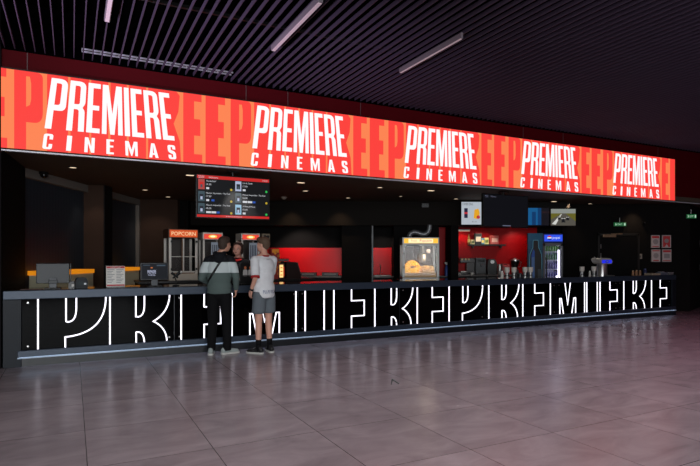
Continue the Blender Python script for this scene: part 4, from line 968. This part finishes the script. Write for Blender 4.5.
def poster(px0_, px1_, py0, py1, label, kind):
    d = 14.96; w = (px1_-px0_)*d/F; h = (py1-py0)*d/F; t = thing('wall_poster', label, 'poster', P((px0_+px1_)/2, (py0+py1)/2, d), 0, 'four framed posters right of the door')
    bm = NB(); bb(bm, -w/2, w/2, 0, .018, -h/2, h/2, bev=.003); obj('frame', bm, mat('poster_frame', (120, 112, 112), .4), t)
    bm = NB(); quad(bm, -w/2+.012, w/2-.012, -h/2+.012, h/2-.012, -.002, 0)
    if kind == 0: quad(bm, -w*.4, w*.4, h*.25, h*.42, -.004, 1); disc(bm, 0, -h*.02, w*.3, -.004, 2); quad(bm, -w*.36, w*.36, -h*.42, -h*.36, -.004, 1)
    if kind == 1: quad(bm, -w*.38, w*.38, -h*.42, h*.42, -.004, 1); disc(bm, 0, h*.05, w*.24, -.006, 2); fill(bm, [[(-w*.2, -h*.42), (w*.2, -h*.42), (0, -h*.2)]], -.006, 0)
    if kind == 2:
        quad(bm, -w*.38, w*.38, h*.34, h*.42, -.004, 1); disc(bm, 0, 0, w*.28, -.004, 2); quad(bm, -w*.3, w*.3, -h*.42, -h*.34, -.004, 1)
    if kind == 3:
        quad(bm, -w*.4, w*.4, h*.26, h*.42, -.004, 1); quad(bm, -w*.3, w*.3, -h*.2, h*.15, -.004, 2); quad(bm, -w*.4, w*.4, -h*.42, -h*.36, -.004, 1)
    obj('print', bm, [mat('poster_paper', (165, 150, 150), .6, emit=.10), mat('poster_crimson', (165, 45, 50), .6, emit=.10), mat('poster_grey', (130, 118, 120), .6, emit=.08)], t, rec=False)
poster(651, 660, 235, 248, 'upper left framed poster, pale with red top band', 0)
poster(661.8, 671.2, 235, 248, 'upper right framed poster, mostly red', 1)
poster(651.2, 660.6, 249.2, 262, 'lower left framed poster, pale with thin red bands', 2)
poster(662, 671.6, 249.2, 262, 'lower right framed poster, pale with a broad red heading', 3)
t = thing('light_switch', 'pale light switch on the dark wall left of the posters', 'switch', P(640.2, 256.4, 14.97))
bm = NB(); bb(bm, -.05, .05, -.012, 0, -.07, .07, bev=.004); obj('plate', bm, mat('switch_plate', (140, 130, 122), .5), t); bm = NB(); bb(bm, -.02, .02, -.02, -.012, -.03, .03, bev=.003); obj('rocker', bm, mat('switch_rocker', (90, 84, 80), .5), t)
for py0, py1, lab in ((240, 247, 'upper pale notice on the passage wall at right edge'), (264, 270, 'lower pale notice on the passage wall at right edge')):
    d = 15.6; t = thing('wall_notice', lab, 'notice', P(701, (py0+py1)/2, d), math.atan2(4.92, 3.9)); h = (py1-py0)*d/F
    bm = NB(); bb(bm, -.07, .1, 0, .012, -h/2, h/2); obj('board', bm, mat('notice_dim', (150, 148, 146), .6, emit=.05), t); bm = NB(); quad(bm, -.05, .08, -h*.3, h*.3, -.003); obj('print', bm, mat('notice_print', (110, 108, 108), .6), t, rec=False)
# debris on the floor
d = HC*F/(384.5-HZ); p = P(394, 384.5, d)
bm = NB(); prism(bm, [(-.028, 0), (-.02, .0), (-.012, .034), (.04, .003), (.045, .012), (-.012, .05), (-.022, .048)], -.006, .006)
o = obj('black_clip', bm, bplas); o.location = (p.x, p.y, .0); tag(o, 'small bent black clip lying alone on the open floor', 'clip')
o.scale = (1.35, 1.35, 1.35)
# customer display with picture
t = thing('counter_display', 'black upright display with two figures printed, between man and boy', 'display', Cp(248, .3), TH)
bm = NB(); box(bm, (0, .02, .18), (.27, .02, .36), bev=.006); bb(bm, -.12, .12, -.05, .1, 0, .015, bev=.004); obj('panel', bm, bplas, t)
bm = NB()
for x in (-.045, .045):
    disc(bm, x, .275, .022, .008, 0, rz=.028); fill(bm, [rpoly([(x-.04, .15), (x+.04, .15), (x+.036, .245, .02), (x-.036, .245, .02)])], .008, 1)
    quad(bm, x-.03, x+.03, .13, .155, .007, 2)
obj('print', bm, [mat('print_skin', (190, 110, 70), .5, emit=.15), mat('print_white', (190, 188, 186), .5, emit=.1), mat('print_grey', (110, 105, 105), .5)], t, rec=False)

# ------------------------------------------------------------------ people
def voxel(bm, vs=.008, it=4, name='m'):
    bmesh.ops.recalc_face_normals(bm, faces=bm.faces)
    me = bpy.data.meshes.new(name); bm.to_mesh(me); bm.free()
    o = bpy.data.objects.new(name, me); C.objects.link(o)
    r = o.modifiers.new('r', 'REMESH'); r.mode = 'VOXEL'; r.voxel_size = vs
    s_ = o.modifiers.new('s', 'SMOOTH'); s_.iterations = it; s_.factor = .5
    dg = bpy.context.evaluated_depsgraph_get(); dg.update()
    out = bpy.data.meshes.new_from_object(o.evaluated_get(dg)); bpy.data.objects.remove(o); bpy.data.meshes.remove(me)
    out.name = name; out.materials.clear()
    return out
def limb(bm, pts):                                # tapered chain [(p, r)]
    for (p, r) in pts: ball(bm, p, r, 2)
    for (p, r), (q, r2) in zip(pts, pts[1:]): cone(bm, p, q, r*.985, r2*.985, 14)
def hand(bm, wrist, dirv, up, side, size=1., curl=.5):
    """palm from the wrist along dirv; up = back of hand; side = where the thumb leaves"""
    dv = Vector(dirv).normalized(); up = Vector(up); up = (up-dv*up.dot(dv)).normalized(); sd = dv.cross(up).normalized()*(1 if side > 0 else -1)
    k = size; w0 = Vector(wrist)
    for a in (.03, .055, .08):
        for b_ in (-.026, -.009, .009, .026): ball(bm, w0+dv*a*k+sd*b_*k, (.0145*k,)*3, 2)
    cone(bm, w0, w0+dv*.03*k, .024*k, .026*k, 12)
    Ls = (.068, .078, .072, .056)
    for i, b_ in enumerate((.03, .010, -.010, -.029)):
        p = w0+dv*.088*k+sd*b_*k; dirc = dv.copy(); r = .0092*k
        c_ = curl*(1+.15*i); seq = [(p, r)]
        for j_, fr_ in enumerate((.42, .33, .25)):
            ang = c_*(.5+.35*j_); dirc = (Matrix.Rotation(-ang if True else ang, 3, sd*(1 if side > 0 else -1)) @ dirc)
            p = p+dirc*Ls[i]*fr_*k; r *= .93; seq.append((p.copy(), r))
        limb(bm, seq)
    p = w0+dv*.03*k+sd*.03*k; d2 = (dv*.75+sd*.6-up*.25).normalized()
    q = p+d2*.038*k; q2 = q+(dv*.95+sd*.15-up*.25).normalized()*.032*k
    limb(bm, [(p, .013*k), (q, .011*k), (q2, .0095*k)])
def head(bm, c, yaw, k=1., pitch=0.):
    R = Matrix.Rotation(yaw, 4, 'Z') @ Matrix.Rotation(pitch, 4, 'X'); T = Matrix.Translation(c) @ R
    def B(p, r): ball(bm, T @ (Vector(p)*k), tuple(v*k for v in r), 3, rot=R)
    B((0, -.012, .022), (.074, .094, .092)); B((0, .03, -.05), (.056, .06, .066)); B((0, .055, -.09), (.03, .03, .022))
    B((0, .025, -.02), (.063, .067, .08)); B((0, .093, -.03), (.012, .016, .014)); B((0, .088, -.012), (.008, .01, .022))
    for s_ in (-1, 1):
        B((s_*.076, -.008, -.018), (.012, .02, .03)); B((s_*.042, .062, -.035), (.024, .02, .022)); B((s_*.03, .078, .012), (.022, .012, .008))
    B((0, .08, -.062), (.02, .01, .007))
    return T, R
def face(parent, T, R, k, browcol, lipcol=(150, 80, 75)):
    for s_ in (-1, 1):
        bm = NB(); ball(bm, T @ (Vector((s_*.03, .0805, -.006))*k), (.0135*k, .008*k, .008*k), 2, rot=R); ey = obj('eye', bm, mat('eye_white', (215, 210, 205), .3), parent, smooth=True)
        bm = NB(); ball(bm, T @ (Vector((s_*.03, .0875, -.006))*k), (.006*k, .003*k, .006*k), 2, rot=R); obj('iris', bm, mat('iris_dark', (40, 28, 22), .2), ey, smooth=True)
        bm = NB(); ball(bm, T @ (Vector((s_*.031, .088, .014))*k), (.018*k, .005*k, .0035*k), 2, rot=R); obj('eyebrow', bm, mat('brow%d' % browcol[0], browcol, .8), parent, smooth=True)
    bm = NB(); ball(bm, T @ (Vector((0, .0885, -.062))*k), (.021*k, .005*k, .0065*k), 2, rot=R); obj('mouth', bm, mat('lips', lipcol, .5), parent, smooth=True)
def foot_shoe(parent, pos, yaw, mu, ms, k=1., name='shoe'):
    M = Matrix.Translation(pos) @ Matrix.Rotation(yaw, 4, 'Z')
    bm = NB()
    for p, r in (((0, -.06, .055), (.041, .045, .05)), ((0, 0, .06), (.042, .06, .052)), ((0, .08, .045), (.046, .07, .036)), ((0, .14, .04), (.042, .05, .03)), ((0, -.03, .09), (.04, .045, .03))):
        ball(bm, Vector(p)*k, tuple(v*k for v in r), 3)
    for v in bm.verts: v.co.z = max(v.co.z, .02)
    me = voxel(bm, .008, 3, name); o = obj(name, me, mu, parent, smooth=True, M=M)
    bm = NB(); zprism(bm, [(x*k, y*k) for x, y in rpoly([(-.042, -.105, .04), (.042, -.105, .04), (.052, .09, .06), (.04, .2, .05), (-.036, .2, .05), (-.048, .09, .06)])], 0.001, .026); obj('sole', bm, ms, o)
    bm = NB()
    for q in range(3): bb(bm, -.022*k, .022*k, (.03+q*.025)*k, (.036+q*.025)*k, (.094-q*.013)*k, (.1-q*.013)*k)
    obj('laces', bm, mat('lace_grey', (150, 150, 150), .7), o)
skin = mat('skin_light', (205, 150, 125), .5, noise=.06, nscale=20)
def zbands(name, bands, rough=.8):                # colours by height on the garment
    m = bpy.data.materials.new(name); m.use_nodes = True; nt = m.node_tree; b = nt.nodes['Principled BSDF']; b.inputs['Roughness'].default_value = rough
    b.inputs['Specular IOR Level'].default_value = .2
    tc = nt.nodes.new('ShaderNodeTexCoord'); se = nt.nodes.new('ShaderNodeSeparateXYZ'); dv = nt.nodes.new('ShaderNodeMath'); dv.operation = 'DIVIDE'; dv.inputs[1].default_value = 2
    ad = nt.nodes.new('ShaderNodeMath'); ad.operation = 'MULTIPLY_ADD'; ad.inputs[1].default_value = 0.0
    cr = nt.nodes.new('ShaderNodeValToRGB'); cr.color_ramp.interpolation = 'CONSTANT'
    nt.links.new(tc.outputs['Object'], se.inputs[0]); nt.links.new(se.outputs[2], dv.inputs[0]); nt.links.new(dv.outputs[0], cr.inputs[0]); nt.links.new(cr.outputs[0], b.inputs['Base Color'])
    e = cr.color_ramp.elements
    while len(e) > 1: e.remove(e[-1])
    for i, (z, c) in enumerate(bands):
        x = e[0] if i == 0 else e.new(z/2)
        x.position = z/2; x.color = (*lin(c), 1)
    nz = nt.nodes.new('ShaderNodeTexNoise'); nz.inputs['Scale'].default_value = 9; bp = nt.nodes.new('ShaderNodeBump'); bp.inputs['Strength'].default_value = .35; bp.inputs['Distance'].default_value = .02
    nt.links.new(tc.outputs['Object'], nz.inputs['Vector']); nt.links.new(nz.outputs['Fac'], bp.inputs['Height']); nt.links.new(bp.outputs['Normal'], b.inputs['Normal'])
    return m
def cloth(name, rgb): return mat(name, rgb, .85, noise=.12, nscale=14, spec=.15, bump=.3)
def nb_body(J, k=1., headyaw=0., pitch=0., slim=1., curlL=.5, curlR=.5, upL=(-1, 0, .2), upR=(1, 0, .2), dirL=None, dirR=None):
    """one continuous skin body from joint positions J"""
    bm = NB()
    T, R = head(bm, J['head'], headyaw, k, pitch)
    limb(bm, [(J['neck'], .058*k*slim), (Vector(J['head'])+Vector((0, -.012, -.05)), .052*k*slim)])
    ball(bm, J['chest'], (.165*k*slim, .105*k, .17*k), 3); ball(bm, (J['chest'][0], J['chest'][1], J['chest'][2]-.2), (.14*k*slim, .095*k, .15*k), 3); ball(bm, J['pelvis'], (.155*k, .105*k, .12*k), 3)
    limb(bm, [(J['shL'], .055*k), (J['neck'], .05*k), (J['shR'], .055*k)])
    for s_ in 'LR':
        limb(bm, [(J['sh'+s_], .052*k), (J['el'+s_], .04*k), (J['wr'+s_], .027*k)])
        limb(bm, [(J['hip'+s_], .085*k), (J['kn'+s_], .055*k), (Vector(J['kn'+s_]).lerp(Vector(J['an'+s_]), .3), .055*k), (J['an'+s_], .036*k)])
        dv = (Vector(J['wr'+s_])-Vector(J['el'+s_])) if (dirL if s_ == 'L' else dirR) is None else Vector(dirL if s_ == 'L' else dirR)
        hand(bm, J['wr'+s_], dv, upL if s_ == 'L' else upR, 1 if s_ == 'L' else -1, k, curlL if s_ == 'L' else curlR)
        ball(bm, Vector(J['an'+s_])+Vector((0, .0, -.03)), (.032, .032, .03), 2)
    return bm, T, R
V = Vector

# --- the man in the striped jacket
root = thing('person', 'man from behind in black, white and grey jacket with dark trousers at bar', 'person', ((219.5-CX)*8.36/F, 8.36, 0), math.radians(3))
J = dict(head=V((.078, .02, 1.705)), neck=V((.01, -.01, 1.555)), chest=V((0, 0, 1.32)), pelvis=V((0, 0, .95)),
         shL=V((-.172, 0, 1.455)), shR=V((.172, 0, 1.455)), elL=V((-.272, .0, 1.185)), wrL=V((-.2, .2, 1.10)), elR=V((.262, -.04, 1.19)), wrR=V((.245, .05, 1.0)),
         hipL=V((-.09, 0, .92)), hipR=V((.09, 0, .92)), knL=V((-.105, .02, .5)), knR=V((.11, .02, .5)), anL=V((-.125, 0, .09)), anR=V((.115, .02, .09)))
bm, T, R = nb_body(J, 1., math.radians(-32), 0, dirL=(.35, .85, -.1), upL=(0, 0, 1), dirR=(-.05, .2, -1), upR=(1, 0, 0), curlL=.35, curlR=.7)
body = obj('body', voxel(bm, .0075, 4, 'body'), skin, root, smooth=True)
face(root, T, R, 1., (60, 42, 30))
bm = NB(); Rh = R
for p, r in (((0, -.022, .05), (.083, .1, .082)), ((0, -.045, .01), (.08, .075, .085)), ((0, -.06, -.04), (.062, .045, .05)), ((0, .03, .085), (.062, .06, .04))): ball(bm, T @ V(p), r, 3, rot=R)
obj('hair', voxel(bm, .008, 2, 'hair'), mat('hair_brown', (62, 46, 36), .75, noise=.35, nscale=60, bump=.6), root, smooth=True)
bm = NB()
for p, r in (((0, 0, 1.34), (.185, .13, .17)), ((0, 0, 1.2), (.187, .135, .2)), ((0, 0, 1.05), (.19, .138, .14)), ((0, 0, .98), (.188, .138, .11)), ((0, -.02, 1.45), (.155, .105, .075)), ((.01, -.06, 1.5), (.115, .075, .06)), ((0.015, -.085, 1.465), (.13, .05, .07))): ball(bm, p, r, 3)
limb(bm, [(J['shL'], .072), (V((-.225, .0, 1.33)), .069), (J['elL'], .06), (J['wrL']*.85+J['elL']*.15, .044)]); limb(bm, [(J['shR'], .072), (V((.222, -.015, 1.33)), .069), (J['elR'], .058), (J['wrR']*.85+J['elR']*.15, .044)])
limb(bm, [(J['shL'], .072), (J['neck']+V((0, 0, -.04)), .068), (J['shR'], .072)])
for v in bm.verts:
    if abs(v.co.x) < .2: v.co.z = max(v.co.z, .935)
jm = zbands('jacket_bands', [(0, (86, 100, 97)), (1.262, (196, 206, 206)), (1.425, (24, 25, 29))])
jme = voxel(bm, .009, 5, 'jacket'); jb = bmesh.new(); jb.from_mesh(jme); bvh = BVHTree.FromBMesh(jb); jb.free()
jk = obj('jacket', jme, jm, root, smooth=True)
bm = NB()
for p, r in (((.01, -.075, 1.535), (.1, .07, .05)), ((.01, -.11, 1.48), (.085, .045, .07)), ((-.055, -.03, 1.565), (.04, .06, .035)), ((.075, -.03, 1.565), (.04, .06, .035))): ball(bm, p, r, 3)
obj('hood', voxel(bm, .009, 3, 'hood'), cloth('jacket_black', (24, 25, 29)), jk, smooth=True)
bm = NB(); le, ri = [], []
for i in range(25):
    q = i/24; x = .06-.27*q; z = 1.475-.43*q
    h_ = bvh.ray_cast(V((x, -1, z)), V((0, 1, 0))); y = (h_[0].y if h_[0] else 0)-.006
    le.append(bm.verts.new((x-.014, y, z+.01))); ri.append(bm.verts.new((x+.014, y, z-.01)))
for i in range(24): bm.faces.new((le[i], le[i+1], ri[i+1], ri[i]))
bmesh.ops.solidify(bm, geom=bm.faces[:], thickness=.004)
obj('bag_strap', bm, bplas, root)
bm = NB(); bb(bm, -.19, .19, -.13, .13, .945, .975); 
me_h = None
bm.free()
bm = NB(); ball(bm, (0, 0, .95), (.175, .125, .12), 3)
limb(bm, [(J['hipL']+V((0, 0, -.02)), .107), (V((-.1, .01, .7)), .092), (J['knL'], .078), (V((-.12, 0, .25)), .07), (V((-.125, .0, .075)), .066)]); limb(bm, [(J['hipR']+V((0, 0, -.02)), .107), (V((.1, .01, .7)), .092), (J['knR'], .078), (V((.115, .01, .25)), .07), (V((.115, .02, .075)), .066)])
for v in bm.verts: v.co.z = max(v.co.z, .055)
obj('trousers', voxel(bm, .009, 4, 'trousers'), cloth('trouser_black', (15, 15, 17)), root, smooth=True)
gs = mat('shoe_grey', (150, 160, 158), .7, noise=.15, nscale=20); ws = mat('sole_white', (190, 190, 185), .6)
foot_shoe(root, V((-.13, -.0, 0)), math.radians(5), gs, ws); foot_shoe(root, V((.115, .03, 0)), math.radians(-58), gs, ws)

# --- the boy in the white shirt
root = thing('person', 'boy from behind in white T-shirt, grey shorts and black socks at bar', 'person', ((264-CX)*8.47/F, 8.47, 0), math.radians(46))
J = dict(head=V((.0, .03, 1.70)), neck=V((0, -.005, 1.545)), chest=V((0, 0, 1.31)), pelvis=V((0, 0, .94)),
         shL=V((-.175, 0, 1.46)), shR=V((.175, 0, 1.46)), elL=V((-.21, -.06, 1.19)), wrL=V((-.20, .06, .995)), elR=V((.2, .09, 1.2)), wrR=V((.13, .27, 1.12)),
         hipL=V((-.085, 0, .91)), hipR=V((.085, 0, .91)), knL=V((-.09, .02, .48)), knR=V((.105, .02, .48)), anL=V((-.105, 0, .09)), anR=V((.12, .01, .09)))
bm, T, R = nb_body(J, .97, math.radians(28), 0, dirL=(.0, .3, -1), upL=(-1, 0, 0), dirR=(-.1, 1, -.1), upR=(0, 0, 1), curlL=.5, curlR=.35)
obj('body', voxel(bm, .0075, 4, 'body'), mat('skin_fair', (214, 160, 138), .5, noise=.06, nscale=20), root, smooth=True)
face(root, T, R, .97, (85, 64, 48))
bm = NB()
for p, r in (((0, -.022, .05), (.084, .1, .086)), ((0, -.05, .01), (.08, .072, .08)), ((0, -.062, -.035), (.058, .042, .045)), ((0, .045, .088), (.066, .06, .04)), ((.04, .0, .08), (.05, .07, .05))): ball(bm, T @ V(p), tuple(.98*v for v in r), 3, rot=R)
obj('hair', voxel(bm, .008, 2, 'hair'), mat('hair_light_brown', (92, 72, 55), .75, noise=.35, nscale=60, bump=.6), root, smooth=True)
bm = NB()
for p, r in (((0, 0, 1.36), (.185, .125, .16)), ((0, 0, 1.2), (.178, .125, .2)), ((0, 0, 1.02), (.185, .14, .17)), ((0, 0, .92), (.184, .143, .12)), ((0, -.015, 1.44), (.14, .095, .07))): ball(bm, p, r, 3)
limb(bm, [(J['shL'], .072), (J['shL'].lerp(J['elL'], .75), .073)]); limb(bm, [(J['shR'], .072), (J['shR'].lerp(J['elR'], .75), .073)]); limb(bm, [(J['shL'], .064), (J['neck']+V((0, 0, -.045)), .064), (J['shR'], .064)])
for v in bm.verts: v.co.z = max(v.co.z, .868)
tme = voxel(bm, .009, 4, 'tshirt'); jb = bmesh.new(); jb.from_mesh(tme); bvh = BVHTree.FromBMesh(jb); jb.free()
ts = obj('tshirt', tme, cloth('shirt_white', (222, 224, 226)), root, smooth=True)
bm = NB(); q = J['shL'].lerp(J['elL'], .9); q2 = J['shL'].lerp(J['elL'], 1.02); cone(bm, q, q2, .068, .069, 18); obj('sleeve_trim', bm, cloth('trim_red', (165, 40, 42)), ts, smooth='auto')
bm = NB(); q = J['shR'].lerp(J['elR'], .9); q2 = J['shR'].lerp(J['elR'], 1.02); cone(bm, q, q2, .068, .069, 18); obj('sleeve_trim', bm, MATS['trim_red'], ts, smooth='auto')
bm = NB(); pts = [(.072*math.cos(a), -.005+.068*math.sin(a), 1.535+.012*math.sin(a)) for a in [2*PI*k/24 for k in range(25)]]; tube(bm, pts, .012, 8); obj('collar', bm, MATS['trim_red'], ts, smooth=True)
bm = NB(); textbm(bm, 'PLUS RSC', .0, .945, .05, 0, 0, width=.21, align='CENTER'); textbm(bm, 'RSC', -.0, 1.46, .016, 0, 1, width=.05, align='CENTER')
for v in bm.verts:
    h_ = bvh.ray_cast(V((v.co.x, -1, v.co.z)), V((0, 1, 0))); v.co.y = (h_[0].y if h_[0] else -.1)-.009
obj('shirt_lettering', bm, [mat('print_navy', (40, 70, 130), .7), mat('print_slate', (90, 96, 110), .7)], ts, rec=False)
bm = NB(); ball(bm, (0, 0, .92), (.175, .128, .1), 3)
limb(bm, [(J['hipL'], .112), (V((-.092, .005, .76)), .108), (V((-.095, .012, .66)), .108)]); limb(bm, [(J['hipR'], .112), (V((.098, .005, .76)), .108), (V((.1, .012, .66)), .108)])
for v in bm.verts: v.co.z = max(v.co.z, .625)
obj('shorts', voxel(bm, .009, 3, 'shorts'), cloth('shorts_grey', (100, 108, 114)), root, smooth=True)
for s_ in 'LR':
    a, k_ = J['an'+s_], J['kn'+s_]
    bm = NB(); limb(bm, [(a+V((0, 0, -.02)), .043), (a.lerp(k_, .12), .042), (a.lerp(k_, .28), .048)]); obj('sock', bm, cloth('sock_black', (16, 16, 18)), root, smooth=True)
bs = mat('shoe_black', (20, 20, 22), .6)
foot_shoe(root, V((-.11, .02, 0)), math.radians(24), bs, ws); foot_shoe(root, V((.125, .0, 0)), math.radians(-20), bs, ws)
bm = NB(); w0 = J['wrL']; dv = (J['wrL']-J['elL']).normalized(); cone(bm, w0-dv*.03, w0-dv*.002, .034, .034, 16); wt = obj('watch', bm, bplas, root, smooth='auto')
bm = NB(); cone(bm, w0-dv*.016+V((-.03, -.012, 0)), w0-dv*.016+V((-.041, -.014, 0)), .017, seg=14); obj('watch_face', bm, mat('watch_glass', (30, 32, 36), .1), wt)

# --- the server behind the bar
d = 9.75; root = thing('person', 'smiling server with auburn hair and red collar behind the bar', 'person', ((238.2-CX)*d/F, d, 0), PI-.12)
J = dict(head=V((0, .03, 1.65)), neck=V((0, 0, 1.49)), chest=V((0, 0, 1.27)), pelvis=V((0, 0, .92)),
         shL=V((-.165, 0, 1.41)), shR=V((.165, 0, 1.41)), elL=V((-.23, .03, 1.16)), wrL=V((-.12, .22, 1.12)), elR=V((.23, .03, 1.16)), wrR=V((.12, .22, 1.12)),
         hipL=V((-.085, 0, .89)), hipR=V((.085, 0, .89)), knL=V((-.09, .02, .48)), knR=V((.09, .02, .48)), anL=V((-.1, 0, .09)), anR=V((.1, 0, .09)))
bm, T, R = nb_body(J, 1.02, 0, .05, slim=.9, dirL=(.3, 1, -.1), upL=(0, 0, 1), dirR=(-.3, 1, -.1), upR=(0, 0, 1))
obj('body', voxel(bm, .0075, 4, 'body'), mat('skin_rosy', (228, 168, 148), .5, noise=.05, nscale=20), root, smooth=True)
face(root, T, R, 1.02, (80, 45, 32), (190, 120, 115))
bm = NB()
for p, r in (((0, -.036, .055), (.09, .097, .085)), ((0, -.055, .0), (.088, .072, .09)), ((0, -.06, .12), (.045, .045, .035)), ((-.078, -.005, -.03), (.02, .04, .07)), ((.078, -.005, -.03), (.02, .04, .07)), ((0, .035, .1), (.066, .04, .02))): ball(bm, T @ V(p), r, 3, rot=R)
obj('hair', voxel(bm, .008, 2, 'hair'), mat('hair_auburn', (58, 30, 22), .65, noise=.35, nscale=60, bump=.5), root, smooth=True)
bm = NB()
for p, r in (((0, 0, 1.31), (.175, .125, .15)), ((0, 0, 1.15), (.16, .115, .18)), ((0, 0, 1.0), (.165, .12, .12)), ((0, 0, 1.39), (.13, .09, .07))): ball(bm, p, r, 3)
limb(bm, [(J['shL'], .066), (J['elL'], .055), (J['elL'].lerp(J['wrL'], .25), .05)]); limb(bm, [(J['shR'], .066), (J['elR'], .055), (J['elR'].lerp(J['wrR'], .25), .05)]); limb(bm, [(J['shL'], .068), (J['neck']+V((0, 0, -.035)), .07), (J['shR'], .068)])
for v in bm.verts: v.co.z = max(v.co.z, .88)
sh = obj('shirt', voxel(bm, .009, 4, 'shirt'), cloth('shirt_black', (18, 17, 19)), root, smooth=True)
bm = NB(); tube(bm, [(.075*math.cos(a), .01+.075*math.sin(a), 1.475-.025*max(0, math.sin(a))) for a in [2*PI*k/24 for k in range(25)]], .022, 8); limb(bm, [(V((-.1, .02, 1.455)), .028), (V((-.05, .05, 1.46)), .026)]); limb(bm, [(V((.1, .02, 1.455)), .028), (V((.05, .05, 1.46)), .026)]); obj('collar', bm, mat('collar_red', (195, 30, 34), .7), sh, smooth=True)
bm = NB(); ball(bm, (0, 0, .92), (.165, .118, .11), 3)
for s_ in 'LR': limb(bm, [(J['hip'+s_], .1), (J['kn'+s_], .07), (J['an'+s_]+V((0, 0, 0)), .055)])
obj('trousers', voxel(bm, .01, 3, 'trousers'), MATS['trouser_black'], root, smooth=True)
foot_shoe(root, V((-.1, 0, 0)), .1, bs, bs); foot_shoe(root, V((.1, 0, 0)), -.1, bs, bs)

# ------------------------------------------------------------------ light
def area(name, loc, target, sx, sy, e, col=(1, 1, 1)):
    l = bpy.data.lights.new(name, 'AREA'); l.shape = 'RECTANGLE'; l.size = sx; l.size_y = sy; l.energy = e; l.color = col
    o = bpy.data.objects.new(name, l); C.objects.link(o); o.location = loc
    o.rotation_euler = (Vector(target)-Vector(loc)).to_track_quat('-Z', 'Y').to_euler(); return o
def spot(name, loc, target, e, ang=70, col=(1, 1, 1), r=.1, blend=.6):
    l = bpy.data.lights.new(name, 'SPOT'); l.energy = e; l.spot_size = math.radians(ang); l.spot_blend = blend; l.color = col; l.shadow_soft_size = r
    o = bpy.data.objects.new(name, l); C.objects.link(o); o.location = loc
    o.rotation_euler = (Vector(target)-Vector(loc)).to_track_quat('-Z', 'Y').to_euler(); return o
# assumed daylight: unseen area lamps behind and left of the camera, no windows built
area('assumed_daylight_rear', W(1, -15.6, 2.3), W(3, 0, .9), 12, 3.6, 1150, (.93, .97, 1.0))
area('assumed_daylight_side', W(-5.7, -8, 2.2), W(5, -4, .6), 9, 3.2, 200, (.95, .97, 1.0))
# added unseen spots brightening the hall floor, pink ones tinting its right
for s_, n_, e_, c_ in ((1.5, -4.2, 150, (1, .95, .95)), (6, -4.2, 150, (1, .88, .92)), (10.5, -4.2, 130, (1, .66, .82)), (2.5, -7.5, 140, (1, .93, .93)), (7, -7.5, 150, (1, .85, .9)), (15, -4.5, 130, (1, .28, .48)), (11, -7.5, 230, (1, .36, .6))):
    spot('floor_fill_spot', W(s_, n_, 4.3), W(s_, n_, 0), e_*1.78, 125, c_, .12, .8)
# warm wall washers on the bulkhead and the right wall
for px, d0 in ((290, 13.75), (340, 13.75), (570, 14.4), (640, 14.6)):
    p = P(px, 203, d0); spot('wall_washer', (p.x, d0, 2.95), (p.x, d0+.28, 2.35), 22, 75, (1, .68, .4), .03, .9)
p = P(463, 231, 14.75); spot('red_wall_washer', (p.x, 14.8, 2.25), (p.x, 15, 1.2), 7, 120, (1, .8, .65), .05)
for x in (3.6, 4.6): spot('red_wall_washer', (x, 14.5, 2.3), (x, 15, 1.4), 14, 110, (1, .85, .75), .05)
spot('panel_washer', (-1.5, 14.3, 2.32), (-1.3, 15, 1.3), 55, 110, (1, .85, .75), .05); spot('panel_washer', (.9, 14.45, 2.32), (.9, 15, 1.3), 22, 90, (1, .85, .75), .05)
spot('pillar_washer', (-4.9, 13.0, 2.95), (-5.0, 13.85, 1.4), 10, 80, (1, .8, .65), .05); spot('pillar_washer', (-5.15, 10.6, 2.95), (-5.25, 11.07, 1.4), 6, 70, (1, .8, .65), .05)
for x_, y_ in ((-4.55, 9.6), (-4.55, 12.2)): spot('bench_fill_spot', (x_, y_, 2.95), (-4.9, y_, .9), 22, 50, (1, .96, .88), .05)  # added spots brightening the cream counters
# bar soffit downlights
for px, n_ in ((215, 1.2), (262, 1.2), (420, 1.0), (520, 1.0), (600, .6)):
    p = Cp(px, n_, 2.93); spot('bar_downlight', p, (p.x, p.y, 0), 26, 75, (1, .9, .8), .05)
# added lavender spot out of view, brightening the ceiling slats at the left
spot('slat_fill_spot', W(-3.5, -3.0, .6), W(1.0, -1.9, 4.35), 2600, 44, (.82, .74, 1.0), .15, .9)
# added fill spot brightening the server's face
p = Cp(238, .1, 2.92); spot('server_face_fill', p, ((238.2-CX)*9.75/F, 9.75, 1.5), 130, 50, (1, .97, .94), .05)
wd = bpy.data.worlds.new('World'); bpy.context.scene.world = wd; wd.use_nodes = True
wd.node_tree.nodes['Background'].inputs[0].default_value = (.5, .48, .55, 1); wd.node_tree.nodes['Background'].inputs[1].default_value = .012

# ------------------------------------------------------------------ camera
cd = bpy.data.cameras.new('camera'); cam = bpy.data.objects.new('camera', cd); C.objects.link(cam)
cd.sensor_width = 36; cd.lens = F/700*36; cd.shift_y = (HZ-233)/700; cd.clip_end = 200
cam.location = (0, 0, HC); cam.rotation_euler = (PI/2, 0, 0)
sc = bpy.context.scene; sc.camera = cam
sc.view_settings.view_transform = 'Standard'; sc.view_settings.look = 'None'; sc.view_settings.exposure = 0
sc.cycles.use_denoising = True
sc.cycles.max_bounces = 6
